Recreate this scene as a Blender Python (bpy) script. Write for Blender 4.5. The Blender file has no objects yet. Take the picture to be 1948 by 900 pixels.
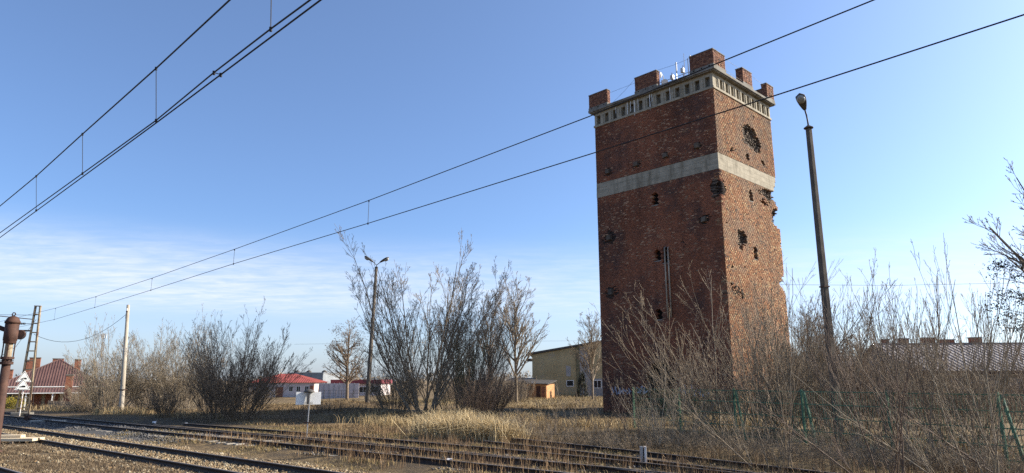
import bpy, math, random
import numpy as np
from mathutils import Matrix, Vector

sc = bpy.context.scene
col = sc.collection

# ------------------------------------------------------------------ camera
F_PX, PITCH, ROLL, CAM_Z = 1276.27, 0.2105, 0.0021, 2.27
cam_d = bpy.data.cameras.new("camera")
cam = bpy.data.objects.new("camera", cam_d)
col.objects.link(cam)
cam_d.sensor_width = 36.0
cam_d.lens = 36.0 * F_PX / 1948.0
cam_d.clip_start, cam_d.clip_end = 0.1, 6000.0
cam.matrix_world = Matrix.Translation((0, 0, CAM_Z)) @ Matrix.Rotation(math.pi / 2 + PITCH, 4, 'X') @ Matrix.Rotation(-ROLL, 4, 'Z')
sc.camera = cam

# ------------------------------------------------------------------ light
SUN_AZ, SUN_EL = 77.0, 30.0            # clockwise from the view direction (+Y), elevation
world = bpy.data.worlds.new("World")
sc.world = world
world.use_nodes = True
wn, wl = world.node_tree.nodes, world.node_tree.links
wn.clear()
w_out = wn.new('ShaderNodeOutputWorld')
w_bg = wn.new('ShaderNodeBackground')
w_sky = wn.new('ShaderNodeTexSky')
w_sky.sky_type = 'NISHITA'
w_sky.sun_disc = False
w_sky.sun_elevation = math.radians(SUN_EL)
w_sky.sun_rotation = math.radians(SUN_AZ)
w_sky.altitude = 0
w_sky.air_density = 0.75
w_sky.dust_density = 1.6
w_sky.ozone_density = 4.5
w_bg.inputs['Strength'].default_value = 0.111
wl.new(w_bg.outputs[0], w_out.inputs[0])


def wmath(op, a, b=None, c=None):
    n_ = wn.new('ShaderNodeMath')
    n_.operation = op
    for i, v in enumerate((a, b, c)):
        if v is None:
            continue
        if isinstance(v, (int, float)):
            n_.inputs[i].default_value = v
        else:
            wl.new(v, n_.inputs[i])
    return n_.outputs[0]


def wramp(v, a, b):
    n_ = wn.new('ShaderNodeMapRange')
    n_.interpolation_type = 'SMOOTHSTEP'
    wl.new(v, n_.inputs[0])
    n_.inputs[1].default_value, n_.inputs[2].default_value = a, b
    return n_.outputs[0]


# thin sheets of altocumulus low over the horizon, all the way round
w_tc = wn.new('ShaderNodeTexCoord')
w_sep = wn.new('ShaderNodeSeparateXYZ')
wl.new(w_tc.outputs['Generated'], w_sep.inputs[0])
wz = wmath('MAXIMUM', w_sep.outputs[2], 0.0)
wdz = wmath('ADD', wz, 0.05)
w_comb = wn.new('ShaderNodeCombineXYZ')
wl.new(wmath('DIVIDE', w_sep.outputs[0], wdz), w_comb.inputs[0])
wl.new(wmath('DIVIDE', w_sep.outputs[1], wdz), w_comb.inputs[1])


def wnoise(scale, detail, rough, dist=0.0, off=(0, 0, 0), stretch=(1, 1, 1)):
    m = wn.new('ShaderNodeMapping')
    m.inputs['Location'].default_value = off
    m.inputs['Scale'].default_value = stretch
    wl.new(w_comb.outputs[0], m.inputs[0])
    n_ = wn.new('ShaderNodeTexNoise')
    n_.inputs['Scale'].default_value = scale
    n_.inputs['Detail'].default_value = detail
    n_.inputs['Roughness'].default_value = rough
    n_.inputs['Distortion'].default_value = dist
    wl.new(m.outputs[0], n_.inputs['Vector'])
    return n_.outputs['Fac']


big = wnoise(0.22, 3, 0.5, 0.2, (3.1, 1.7, 0))
fine = wnoise(3.0, 8, 0.66, 0.3, (0, 5, 0), (1.0, 1.9, 1))
sheet = wramp(big, 0.36, 0.62)
rip = wramp(fine, 0.25, 0.85)
band = wmath('MULTIPLY', wramp(wz, 0.075, 0.115), wmath('SUBTRACT', 1.0, wramp(wz, 0.135, 0.215)))
cl = wmath('MULTIPLY', wmath('MULTIPLY', band, wmath('ADD', wmath('MULTIPLY', sheet, 0.40), 0.50)), wmath('ADD', wmath('MULTIPLY', rip, 0.62), 0.24))
veil = wmath('MULTIPLY', wmath('ADD', wmath('SUBTRACT', 1.0, wramp(wz, 0.0, 0.24)), 0.14), 0.32)
cl = wmath('MINIMUM', wmath('ADD', wmath('MULTIPLY', cl, 0.85), veil), 0.8)
w_mix = wn.new('ShaderNodeMix')
w_mix.data_type = 'RGBA'
wl.new(cl, w_mix.inputs[0])
w_tint = wn.new('ShaderNodeMix')
w_tint.data_type, w_tint.blend_type = 'RGBA', 'MULTIPLY'
w_tint.inputs[0].default_value = 1.0
wl.new(w_sky.outputs[0], w_tint.inputs[6])
w_tint.inputs[7].default_value = (0.87, 0.99, 1.07, 1)
wl.new(w_tint.outputs[2], w_mix.inputs[6])
w_mix.inputs[7].default_value = (4.7, 4.85, 5.2, 1)
wl.new(w_mix.outputs[2], w_bg.inputs['Color'])

sun_d = bpy.data.lights.new("sun", 'SUN')
sun_d.energy = 5.0
sun_d.angle = math.radians(0.55)
sun_d.color = (1.0, 0.90, 0.76)
sun = bpy.data.objects.new("sun", sun_d)
col.objects.link(sun)
_a, _e = math.radians(SUN_AZ), math.radians(SUN_EL)
SUN_DIR = Vector((math.sin(_a) * math.cos(_e), math.cos(_a) * math.cos(_e), math.sin(_e)))
sun.rotation_euler = SUN_DIR.to_track_quat('Z', 'Y').to_euler()
sun.location = SUN_DIR * 200

sc.view_settings.view_transform = 'Standard'
sc.view_settings.look = 'None'
sc.view_settings.exposure = 1.0
sc.view_settings.gamma = 1.0
sc.view_settings.use_curve_mapping = False
sc.cycles.use_denoising = False
sc.cycles.max_bounces = 6
sc.cycles.diffuse_bounces = 3

# ------------------------------------------------------------------ geometry of the place
AZ_T = -0.8731                                   # heading of the tracks
TT = np.array([math.sin(AZ_T), math.cos(AZ_T), 0.0])   # along the tracks
NN = np.array([math.cos(AZ_T), -math.sin(AZ_T), 0.0])  # away from the camera, across them


def SP(s, p, z=0.0):
    return TT * s + NN * p + np.array([0, 0, z])


def ray(x, y):
    u, v = x - 974, y - 450
    c, s = math.cos(ROLL), math.sin(ROLL)
    u, v = (c * u - s * v) / F_PX, (s * u + c * v) / F_PX
    return np.array([u, math.cos(PITCH) + v * math.sin(PITCH), math.sin(PITCH) - v * math.cos(PITCH)])


CAM = np.array([0, 0, CAM_Z])


def G(x, y, z=0.0):
    d = ray(x, y)
    return CAM + d * ((z - CAM_Z) / d[2])


def atF(x, y, F):
    d = ray(x, y)
    return CAM + d * (F / d[1])


def sstep(a, b, x):
    t = np.clip((x - a) / (b - a), 0, 1)
    return t * t * (3 - 2 * t)


def ground_z(x, y):
    s = x * TT[0] + y * TT[1]
    p = x * NN[0] + y * NN[1]
    z = -1.3 * sstep(56, 84, s) * sstep(16, 24, p)
    z = z + 0.10 * np.sin(s * 0.37 + 1.2 * np.sin(p * 0.21)) * np.sin(p * 0.33 + 0.8) * sstep(19, 24, p)
    z = z + 0.05 * np.sin(s * 1.13 + p * 0.7) * np.sin(p * 0.9 - s * 0.4) * sstep(18, 22, p)
    z = z + 0.55 * np.exp(-((s - 45.0) / 5.0) ** 2 - ((p - 33.0) / 3.0) ** 2)
    z = z + 0.35 * np.exp(-((s - 38.0) / 6.0) ** 2 - ((p - 27.0) / 2.5) ** 2)
    # the track beds stand a little proud, the cess between them a little low
    z = z - 0.10 * sstep(10.9, 11.6, p) * (1 - sstep(12.0, 12.6, p)) * sstep(-5, 0, s)
    return z


def gz(P):
    return float(ground_z(P[0], P[1]))


# ------------------------------------------------------------------ helpers: tags, meshes
def tag(o, label=None, cat=None, group=None, kind=None):
    if label:
        o['label'] = label
    if cat:
        o['category'] = cat
    if group:
        o['group'] = group
    if kind:
        o['kind'] = kind
    return o


def empty(name, loc, rz=0.0):
    o = bpy.data.objects.new(name, None)
    o.empty_display_size = 0.3
    o.location = loc
    o.rotation_euler = (0, 0, rz)
    col.objects.link(o)
    return o


def link(name, me, m, parent=None, loc=None, rz=None):
    o = bpy.data.objects.new(name, me)
    if m is not None and not me.materials:
        me.materials.append(m)
    col.objects.link(o)
    if parent is not None:
        o.parent = parent
    if loc is not None:
        o.location = loc
    if rz is not None:
        o.rotation_euler = (0, 0, rz)
    return o


def np_mesh(name, V, Q=None, T=None, smooth=False, fcol=None):
    me = bpy.data.meshes.new(name)
    V = np.asarray(V, dtype=np.float32).reshape(-1, 3)
    me.vertices.add(len(V))
    me.vertices.foreach_set('co', V.ravel())
    parts, starts, off = [], [], 0
    for A, k in ((Q, 4), (T, 3)):
        if A is not None and len(A):
            A = np.asarray(A, dtype=np.int32).reshape(-1, k)
            parts.append(A.ravel())
            starts.append(off + np.arange(len(A), dtype=np.int32) * k)
            off += A.size
    L = np.concatenate(parts)
    S = np.concatenate(starts)
    me.loops.add(len(L))
    me.loops.foreach_set('vertex_index', L)
    me.polygons.add(len(S))
    me.polygons.foreach_set('loop_start', S)
    if smooth:
        me.polygons.foreach_set('use_smooth', np.ones(len(S), dtype=bool))
    if fcol is not None:
        at = me.attributes.new('tint', 'FLOAT_COLOR', 'FACE')
        c4 = np.ones((len(S), 4), dtype=np.float32)
        c4[:, :3] = fcol
        at.data.foreach_set('color', c4.ravel())
    me.update(calc_edges=True)
    me.validate()
    return me


class MB:
    """collects simple solids into one mesh"""

    def __init__(self):
        self.v, self.f = [], []

    def add(self, V, F):
        b = len(self.v)
        self.v += [tuple(map(float, p)) for p in V]
        self.f += [tuple(i + b for i in f) for f in F]
        return self

    def box(self, x0, x1, y0, y1, z0, z1):
        V = [(x, y, z) for z in (z0, z1) for y in (y0, y1) for x in (x0, x1)]
        return self.add(V, [(0, 2, 3, 1), (4, 5, 7, 6), (0, 1, 5, 4), (2, 6, 7, 3), (0, 4, 6, 2), (1, 3, 7, 5)])

    def hexa(self, V):
        return self.add(V, [(0, 2, 3, 1), (4, 5, 7, 6), (0, 1, 5, 4), (2, 6, 7, 3), (0, 4, 6, 2), (1, 3, 7, 5)])

    def prism(self, poly, y0, y1, axis='y'):
        n = len(poly)
        if axis == 'y':
            V = [(a, y0, b) for a, b in poly] + [(a, y1, b) for a, b in poly]
        elif axis == 'x':
            V = [(y0, a, b) for a, b in poly] + [(y1, a, b) for a, b in poly]
        else:
            V = [(a, b, y0) for a, b in poly] + [(a, b, y1) for a, b in poly]
        F = [tuple(range(n)), tuple(range(2 * n - 1, n - 1, -1))]
        F += [(i, i + n, (i + 1) % n + n, (i + 1) % n) for i in range(n)]
        return self.add(V, F)

    def tube(self, pts, rad, k=8, cap=True):
        pts = [Vector(p) for p in pts]
        if not hasattr(rad, '__len__'):
            rad = [rad] * len(pts)
        b = len(self.v)
        for i, p in enumerate(pts):
            d = (pts[min(i + 1, len(pts) - 1)] - pts[max(i - 1, 0)]).normalized()
            ref = Vector((0, 0, 1)) if abs(d.z) < 0.9 else Vector((1, 0, 0))
            u = d.cross(ref).normalized()
            w = d.cross(u)
            for j in range(k):
                a = 2 * math.pi * j / k
                q = p + (u * math.cos(a) + w * math.sin(a)) * rad[i]
                self.v.append(tuple(q))
        for i in range(len(pts) - 1):
            for j in range(k):
                self.f.append((b + i * k + j, b + i * k + (j + 1) % k, b + (i + 1) * k + (j + 1) % k, b + (i + 1) * k + j))
        if cap:
            self.f.append(tuple(b + j for j in range(k))[::-1])
            self.f.append(tuple(b + (len(pts) - 1) * k + j for j in range(k)))
        return self

    def lathe(self, prof, k=20, c=(0, 0)):
        b = len(self.v)
        for r_, z in prof:
            for j in range(k):
                a = 2 * math.pi * j / k
                self.v.append((c[0] + r_ * math.cos(a), c[1] + r_ * math.sin(a), z))
        for i in range(len(prof) - 1):
            for j in range(k):
                self.f.append((b + i * k + j, b + i * k + (j + 1) % k, b + (i + 1) * k + (j + 1) % k, b + (i + 1) * k + j))
        self.f.append(tuple(b + j for j in range(k))[::-1])
        self.f.append(tuple(b + (len(prof) - 1) * k + j for j in range(k)))
        return self

    def xf(self, M):
        self.v = [tuple(M @ Vector(p)) for p in self.v]
        return self

    def build(self, name, m, parent=None, loc=None, rz=None, smooth=False, bevel=0.0):
        me = bpy.data.meshes.new(name)
        me.from_pydata(self.v, [], self.f)
        me.update()
        if smooth:
            me.polygons.foreach_set('use_smooth', [True] * len(me.polygons))
        o = link(name, me, m, parent, loc, rz)
        if bevel:
            b = o.modifiers.new('bevel', 'BEVEL')
            b.width, b.segments, b.limit_method = bevel, 2, 'ANGLE'
        return o


# ------------------------------------------------------------------ materials
def new_mat(name):
    m = bpy.data.materials.new(name)
    m.use_nodes = True
    nt = m.node_tree
    return m, nt, nt.nodes['Principled BSDF']


def N(nt, kind, **kw):
    n_ = nt.nodes.new(kind)
    for k, v in kw.items():
        setattr(n_, k, v)
    return n_


def noise(nt, scale, detail=4, rough=0.55, vec=None, stretch=None):
    tc = N(nt, 'ShaderNodeTexCoord')
    src = vec if vec is not None else tc.outputs['Object']
    if stretch:
        mp = N(nt, 'ShaderNodeMapping')
        mp.inputs['Scale'].default_value = stretch
        nt.links.new(src, mp.inputs[0])
        src = mp.outputs[0]
    n_ = N(nt, 'ShaderNodeTexNoise')
    n_.inputs['Scale'].default_value = scale
    n_.inputs['Detail'].default_value = detail
    n_.inputs['Roughness'].default_value = rough
    nt.links.new(src, n_.inputs['Vector'])
    return n_.outputs['Fac']


def ramp(nt, fac, stops):
    r_ = N(nt, 'ShaderNodeValToRGB')
    e = r_.color_ramp.elements
    while len(e) < len(stops):
        e.new(0.5)
    for i, (p, c) in enumerate(stops):
        e[i].position = p
        e[i].color = (*c, 1)
    nt.links.new(fac, r_.inputs[0])
    return r_.outputs[0]


def mixc(nt, fac, a, b, blend='MIX'):
    m = N(nt, 'ShaderNodeMix', data_type='RGBA', blend_type=blend)
    for i, v in ((0, fac), (6, a), (7, b)):
        if isinstance(v, (int, float)):
            m.inputs[i].default_value = v
        elif isinstance(v, tuple):
            m.inputs[i].default_value = (*v, 1)
        else:
            nt.links.new(v, m.inputs[i])
    return m.outputs[2]


def bump(nt, bs, h, strength=0.3, dist=0.02):
    b = N(nt, 'ShaderNodeBump')
    b.inputs['Strength'].default_value = strength
    b.inputs['Distance'].default_value = dist
    nt.links.new(h, b.inputs['Height'])
    nt.links.new(b.outputs[0], bs.inputs['Normal'])


def mottled(name, c0, c1, scale=3.0, rough=0.85, c2=None, scale2=0.6, metallic=0.0, bmp=0.25, bdist=0.01, stretch=None, lo=0.35, hi=0.65, lo2=0.5, hi2=0.7, stretch2=None):
    m, nt, bs = new_mat(name)
    f1 = noise(nt, scale, 6, 0.6, stretch=stretch)
    c = ramp(nt, f1, [(lo, c0), (hi, c1)])
    if c2:
        f2 = noise(nt, scale2, 6, 0.65, stretch=stretch2 or stretch)
        k = ramp(nt, f2, [(lo2, (0, 0, 0)), (hi2, (1, 1, 1))])
        c = mixc(nt, k, c, c2)
    nt.links.new(c, bs.inputs['Base Color'])
    bs.inputs['Roughness'].default_value = rough
    bs.inputs['Metallic'].default_value = metallic
    bs.inputs['Specular IOR Level'].default_value = 0.3
    if bmp:
        bump(nt, bs, noise(nt, scale * 5, 5, 0.6, stretch=stretch), bmp, bdist)
    return m


def tinted(name, rough=0.9, var=0.35, scale=20.0, spec=0.25, soot=None):
    """colour comes from the per-face tint, with fine grain on top"""
    m, nt, bs = new_mat(name)
    at = N(nt, 'ShaderNodeAttribute', attribute_name='tint')
    g = ramp(nt, noise(nt, scale, 4, 0.6), [(0.3, (1 - var,) * 3), (0.7, (1 + var * 0.4,) * 3)])
    c = mixc(nt, 1.0, at.outputs['Color'], g, 'MULTIPLY')
    if soot:
        k = ramp(nt, noise(nt, soot[0], 6, 0.65, stretch=(1, 1, 0.55)), [(soot[1], (0, 0, 0)), (soot[2], (1, 1, 1))])
        k = mixc(nt, soot[3], (0.0, 0.0, 0.0), k)
        c = mixc(nt, k, c, soot[4])
    nt.links.new(c, bs.inputs['Base Color'])
    bs.inputs['Roughness'].default_value = rough
    bs.inputs['Specular IOR Level'].default_value = spec
    return m


M = {}
M['brick'] = tinted('brick', 0.9, 0.3, 9.0, 0.2)
M['stone'] = tinted('stones', 0.9, 0.35, 30.0, 0.2)
M['grass'] = tinted('dry_grass', 0.8, 0.25, 6.0, 0.2)
M['brick_plain'] = mottled('brickwork', (0.10, 0.045, 0.032), (0.24, 0.115, 0.07), 5.0, 0.9, (0.05, 0.03, 0.026), 0.7, bmp=0.5, stretch=(1, 1, 3))
M['chimney'] = mottled('chimney_brick', (0.22, 0.085, 0.05), (0.34, 0.14, 0.08), 7.0, 0.9, (0.10, 0.05, 0.04), 1.2, bmp=0.4, stretch=(1, 1, 3))
M['core'] = mottled('rubble_core', (0.030, 0.025, 0.022), (0.075, 0.063, 0.052), 6.0, 0.95, bmp=0.6, bdist=0.04)
M['concrete'] = mottled('old_concrete', (0.27, 0.24, 0.178), (0.385, 0.342, 0.258), 1.6, 0.9, (0.15, 0.128, 0.088), 1.5, bmp=0.3, stretch=(1, 1, 2.2), lo2=0.50, hi2=0.72, stretch2=(1, 1, .22))
M['concrete_dark'] = mottled('dark_concrete', (0.14, 0.13, 0.115), (0.25, 0.235, 0.20), 1.4, 0.9, (0.085, 0.072, 0.04), 1.5, bmp=0.3, stretch=(1, 1, 1.6), lo2=0.48, hi2=0.72, stretch2=(1, 1, .3))  # darker, streaked tone of the concrete
M['pole_concrete'] = mottled('pole_concrete', (0.085, 0.068, 0.052), (0.145, 0.12, 0.09), 2.5, 0.85, (0.06, 0.05, 0.04), 0.8, bmp=0.3)
M['pole_pale'] = mottled('pale_pole', (0.30, 0.26, 0.20), (0.46, 0.41, 0.33), 2.5, 0.85, (0.20, 0.17, 0.14), 0.8, bmp=0.3, stretch=(1, 1, 0.3))
M['painted_dark'] = mottled('painted_interior_shade', (0.006, 0.005, 0.005), (0.014, 0.012, 0.010), 4.0, 0.95, bmp=0)  # near-black colour paints the shade inside openings
M['rust'] = mottled('rusty_iron', (0.046, 0.022, 0.015), (0.095, 0.046, 0.030), 4.0, 0.75, (0.05, 0.03, 0.025), 1.5, 0.0, bmp=0.4)
M['rail'] = mottled('rail_steel', (0.026, 0.017, 0.012), (0.050, 0.031, 0.022), 6.0, 0.7, bmp=0.3)
M['railhead'] = mottled('rail_running_face', (0.15, 0.12, 0.095), (0.26, 0.215, 0.17), 4.0, 0.55, metallic=0.25, bmp=0.05)
M['sleeper'] = mottled('sleeper_concrete', (0.26, 0.24, 0.20), (0.40, 0.36, 0.30), 5.0, 0.9, (0.16, 0.13, 0.09), 1.3, bmp=0.4)
M['wood'] = mottled('weathered_plank', (0.50, 0.40, 0.26), (0.70, 0.58, 0.40), 3.0, 0.85, (0.50, 0.27, 0.12), 0.9, bmp=0.4, stretch=(0.4, 6, 6), lo2=.58, hi2=.72)
M['steel_paint'] = mottled('old_paint_steel', (0.22, 0.17, 0.11), (0.36, 0.29, 0.19), 3.0, 0.7, (0.12, 0.06, 0.035), 1.6, bmp=0.2)
M['white'] = mottled('white_paint', (0.72, 0.72, 0.68), (0.82, 0.82, 0.78), 2.0, 0.5, bmp=0.03)
M['white_rust'] = mottled('flaking_white_paint', (0.60, 0.58, 0.53), (0.76, 0.74, 0.70), 9.0, 0.6, (0.34, 0.13, 0.06), 4.5, bmp=0.2, lo2=0.5, hi2=0.58)
M['black'] = mottled('black_paint', (0.012, 0.012, 0.013), (0.022, 0.022, 0.024), 4.0, 0.5, bmp=0)
M['wire'] = mottled('weathered_cable', (0.012, 0.012, 0.014), (0.028, 0.027, 0.028), 2.0, 0.6, bmp=0)
M['galv'] = mottled('galvanised_steel', (0.26, 0.27, 0.28), (0.40, 0.41, 0.42), 4.0, 0.45, metallic=0.5, bmp=0.05)
M['lamp_metal'] = mottled('lamp_housing', (0.05, 0.046, 0.04), (0.10, 0.09, 0.078), 5.0, 0.6, (0.12, 0.06, 0.03), 3.0, bmp=0.1, lo2=0.6, hi2=0.75)
M['green'] = mottled('green_fence_paint', (0.045, 0.115, 0.062), (0.08, 0.175, 0.10), 4.0, 0.55, (0.10, 0.07, 0.045), 3.0, bmp=0.1, lo2=0.6, hi2=0.72)
M['roof_brown'] = mottled('brown_sheet_roof', (0.090, 0.048, 0.042), (0.125, 0.068, 0.058), 0.8, 0.55, bmp=0.05)
M['roof_red'] = mottled('red_sheet_roof', (0.235, 0.050, 0.038), (0.31, 0.075, 0.055), 0.5, 0.6, bmp=0.05)
M['roof_maroon'] = mottled('maroon_sheet_roof', (0.16, 0.03, 0.04), (0.22, 0.05, 0.055), 0.5, 0.6, bmp=0.05)
M['roof_grey'] = mottled('grey_corrugated_roof', (0.22, 0.195, 0.18), (0.33, 0.295, 0.27), 0.5, 0.85, (0.17, 0.14, 0.12), 0.3, bmp=0.05)
M['cream'] = mottled('cream_render', (0.32, 0.25, 0.16), (0.44, 0.36, 0.24), 0.8, 0.9, (0.22, 0.16, 0.11), 0.4, bmp=0.1)
M['pink_white'] = mottled('pale_panel_wall', (0.46, 0.40, 0.39), (0.58, 0.52, 0.50), 0.4, 0.8, (0.36, 0.30, 0.27), 0.5, bmp=0.05)
M['yellow_wall'] = mottled('ochre_render', (0.31, 0.245, 0.125), (0.41, 0.33, 0.18), 0.5, 0.9, (0.25, 0.23, 0.19), 0.22, bmp=0.15, lo2=0.56, hi2=0.66)
M['grey_wall'] = mottled('grey_render', (0.26, 0.25, 0.23), (0.36, 0.345, 0.32), 0.6, 0.9, (0.20, 0.18, 0.15), 0.3, bmp=0.1)
M['orange_brick'] = mottled('orange_block_wall', (0.42, 0.21, 0.09), (0.56, 0.31, 0.15), 2.0, 0.9, (0.30, 0.15, 0.07), 0.9, bmp=0.2, stretch=(1, 1, 3))
M['steel_cladding'] = mottled('steel_cladding', (0.20, 0.215, 0.225), (0.27, 0.285, 0.295), 0.3, 0.5, bmp=0.02)
M['glass'] = mottled('window_glass', (0.012, 0.014, 0.016), (0.03, 0.034, 0.038), 1.0, 0.12, bmp=0)
M['graffiti'] = mottled('graffiti_paint', (0.30, 0.30, 0.36), (0.48, 0.48, 0.53), 2.5, 0.6, bmp=0)
M['bark'] = mottled('bare_bark', (0.17, 0.132, 0.090), (0.31, 0.245, 0.17), 5.0, 0.85, bmp=0)
M['bark_dark'] = mottled('dark_bark', (0.135, 0.098, 0.066), (0.245, 0.185, 0.128), 4.0, 0.9, bmp=0)
M['bark_pale'] = mottled('pale_bark', (0.20, 0.165, 0.115), (0.33, 0.275, 0.20), 4.0, 0.85, bmp=0)
M['bark_red'] = mottled('reddish_bark', (0.115, 0.080, 0.058), (0.20, 0.145, 0.105), 4.0, 0.8, bmp=0)
M['bark_green'] = mottled('mossy_bark', (0.115, 0.105, 0.055), (0.20, 0.175, 0.10), 3.0, 0.9, bmp=0)
M['dead_leaf'] = mottled('dead_leaf', (0.060, 0.040, 0.022), (0.13, 0.085, 0.045), 1.5, 0.8, bmp=0)
M['evergreen'] = mottled('dark_evergreen', (0.020, 0.024, 0.014), (0.05, 0.052, 0.03), 1.5, 0.7, bmp=0)
M['forsythia'] = mottled('yellow_hedge', (0.24, 0.19, 0.02), (0.42, 0.33, 0.04), 3.0, 0.7, bmp=0)
M['litter'] = mottled('white_plastic', (0.68, 0.68, 0.68), (0.80, 0.80, 0.80), 3.0, 0.5, bmp=0)


def ground_material():
    m, nt, bs = new_mat('trackside_earth')
    geo = N(nt, 'ShaderNodeNewGeometry')
    pos = geo.outputs['Position']

    def dot(v):
        d = N(nt, 'ShaderNodeVectorMath', operation='DOT_PRODUCT')
        nt.links.new(pos, d.inputs[0])
        d.inputs[1].default_value = tuple(v)
        return d.outputs['Value']

    def mth(op, a, b):
        k = N(nt, 'ShaderNodeMath', operation=op)
        for i, v in enumerate((a, b)):
            if isinstance(v, (int, float)):
                k.inputs[i].default_value = v
            else:
                nt.links.new(v, k.inputs[i])
        return k.outputs[0]

    def rng(v, a, b):
        k = N(nt, 'ShaderNodeMapRange', interpolation_type='SMOOTHSTEP')
        nt.links.new(v, k.inputs[0])
        k.inputs[1].default_value, k.inputs[2].default_value = a, b
        return k.outputs[0]

    s, p = dot(TT), dot(NN)
    wob = noise(nt, 0.5, 5, 0.6, pos)
    pw = mth('ADD', p, mth('MULTIPLY', mth('SUBTRACT', wob, 0.5), 2.4))
    big_n = noise(nt, 0.16, 5, 0.6, pos)
    mid_n = noise(nt, 1.3, 6, 0.65, pos)
    fin_n = noise(nt, 11.0, 5, 0.7, pos)
    grass = ramp(nt, mid_n, [(0.30, (0.055, 0.040, 0.024)), (0.50, (0.105, 0.075, 0.040)), (0.70, (0.19, 0.135, 0.07))])
    straw = ramp(nt, fin_n, [(0.3, (0.10, 0.070, 0.036)), (0.7, (0.29, 0.205, 0.105))])
    c = mixc(nt, ramp(nt, big_n, [(0.42, (0, 0, 0)), (0.62, (1, 1, 1))]), grass, straw)
    # rough cindery soil between the sidings
    soil = ramp(nt, fin_n, [(0.3, (0.035, 0.027, 0.020)), (0.7, (0.120, 0.092, 0.060))])
    side = mth('MULTIPLY', rng(pw, 11.2, 12.6), mth('SUBTRACT', 1.0, rng(pw, 18.0, 20.5)))
    c = mixc(nt, side, c, mixc(nt, ramp(nt, mid_n, [(0.42, (0, 0, 0)), (0.6, (1, 1, 1))]), soil, grass))
    # brown ballast of the running line
    bal = ramp(nt, fin_n, [(0.30, (0.035, 0.026, 0.017)), (0.5, (0.12, 0.088, 0.052)), (0.75, (0.24, 0.18, 0.105))])
    balm = mth('MULTIPLY', rng(pw, 6.3, 7.4), mth('SUBTRACT', 1.0, rng(pw, 11.2, 12.3)))
    c = mixc(nt, balm, c, bal)
    balm0 = mth('SUBTRACT', 1.0, rng(pw, 5.2, 6.0))
    c = mixc(nt, balm0, c, bal)
    # patch of grey tone in the cess of the second track
    grey = ramp(nt, fin_n, [(0.3, (0.04, 0.04, 0.039)), (0.7, (0.125, 0.122, 0.116))])
    gm = mth('MULTIPLY', mth('MULTIPLY', rng(pw, 10.3, 10.9), mth('SUBTRACT', 1.0, rng(pw, 13.9, 14.6))), mth('MULTIPLY', rng(s, 28.0, 31.0), mth('SUBTRACT', 1.0, rng(s, 50.0, 54.0))))
    c = mixc(nt, gm, c, grey)
    nt.links.new(c, bs.inputs['Base Color'])
    bs.inputs['Roughness'].default_value = 0.95
    bs.inputs['Specular IOR Level'].default_value = 0.15
    bump(nt, bs, mth('ADD', noise(nt, 6.0, 6, 0.7, pos), fin_n), 0.8, 0.06)
    return m


M['ground'] = ground_material()

# ------------------------------------------------------------------ the ground, one sheet to the horizon
def axis(lo, hi, a, b, step):
    core = np.arange(a, b + step / 2, step)
    left = -np.geomspace(max(1, -a + step), -lo, 22)[::-1] if lo < a else np.array([])
    right = np.geomspace(max(1, b + step), hi, 22)
    return np.concatenate([left, core, right])


gx = axis(-3000, 3000, -70, 50, 0.8)
gy = np.concatenate([[-3000, -1000, -300, -100, -40, -15, -6, 0], np.arange(2, 95, 0.8), np.geomspace(96, 4000, 24)])
X, Y = np.meshgrid(gx, gy)
Z = ground_z(X, Y)
nx, ny = len(gx), len(gy)
idx = np.arange(nx * ny).reshape(ny, nx)
Q = np.stack([idx[:-1, :-1], idx[:-1, 1:], idx[1:, 1:], idx[1:, :-1]], -1).reshape(-1, 4)
tag(link('ground', np_mesh('ground', np.stack([X, Y, Z], -1), Q, smooth=True), M['ground']), kind='structure')

# ------------------------------------------------------------------ railway tracks
def catmull(keys, x):
    k = np.array(keys, dtype=float)
    return np.interp(x, k[:, 0], k[:, 1])


def smooth_path(keys, s0, s1, step=1.0):
    s = np.arange(s0, s1 + step / 2, step)
    p = catmull(keys, s)
    for _ in range(6):
        p[1:-1] = (p[:-2] + 2 * p[1:-1] + p[2:]) / 4
    return s, p


PROF_BODY = [(-.065, 0), (.065, 0), (.065, .012), (.012, .03), (.012, .115), (.034, .125), (.034, .150), (-.034, .150), (-.034, .125), (-.012, .115), (-.012, .03), (-.065, .012)]
PROF_HEAD = [(-.033, .150), (.033, .150), (.033, .1535), (.024, .160), (-.024, .160), (-.033, .1535)]


def sweep(s, p, off, prof, z):
    P = np.stack([SP(a, b + off) for a, b in zip(s, p)])
    D = np.gradient(P, axis=0)
    D /= np.linalg.norm(D, axis=1)[:, None]
    W = np.stack([-D[:, 1], D[:, 0], 0 * D[:, 0]], -1)
    n, k = len(P), len(prof)
    V = np.stack([P + W * a + np.array([0, 0, b + z]) for a, b in prof], 1)
    i = np.arange(n * k).reshape(n, k)
    Q = np.stack([i[:-1], i[1:], np.roll(i[1:], -1, 1), np.roll(i[:-1], -1, 1)], -1).reshape(-1, 4)
    return np_mesh('rail', V, Q)


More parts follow.
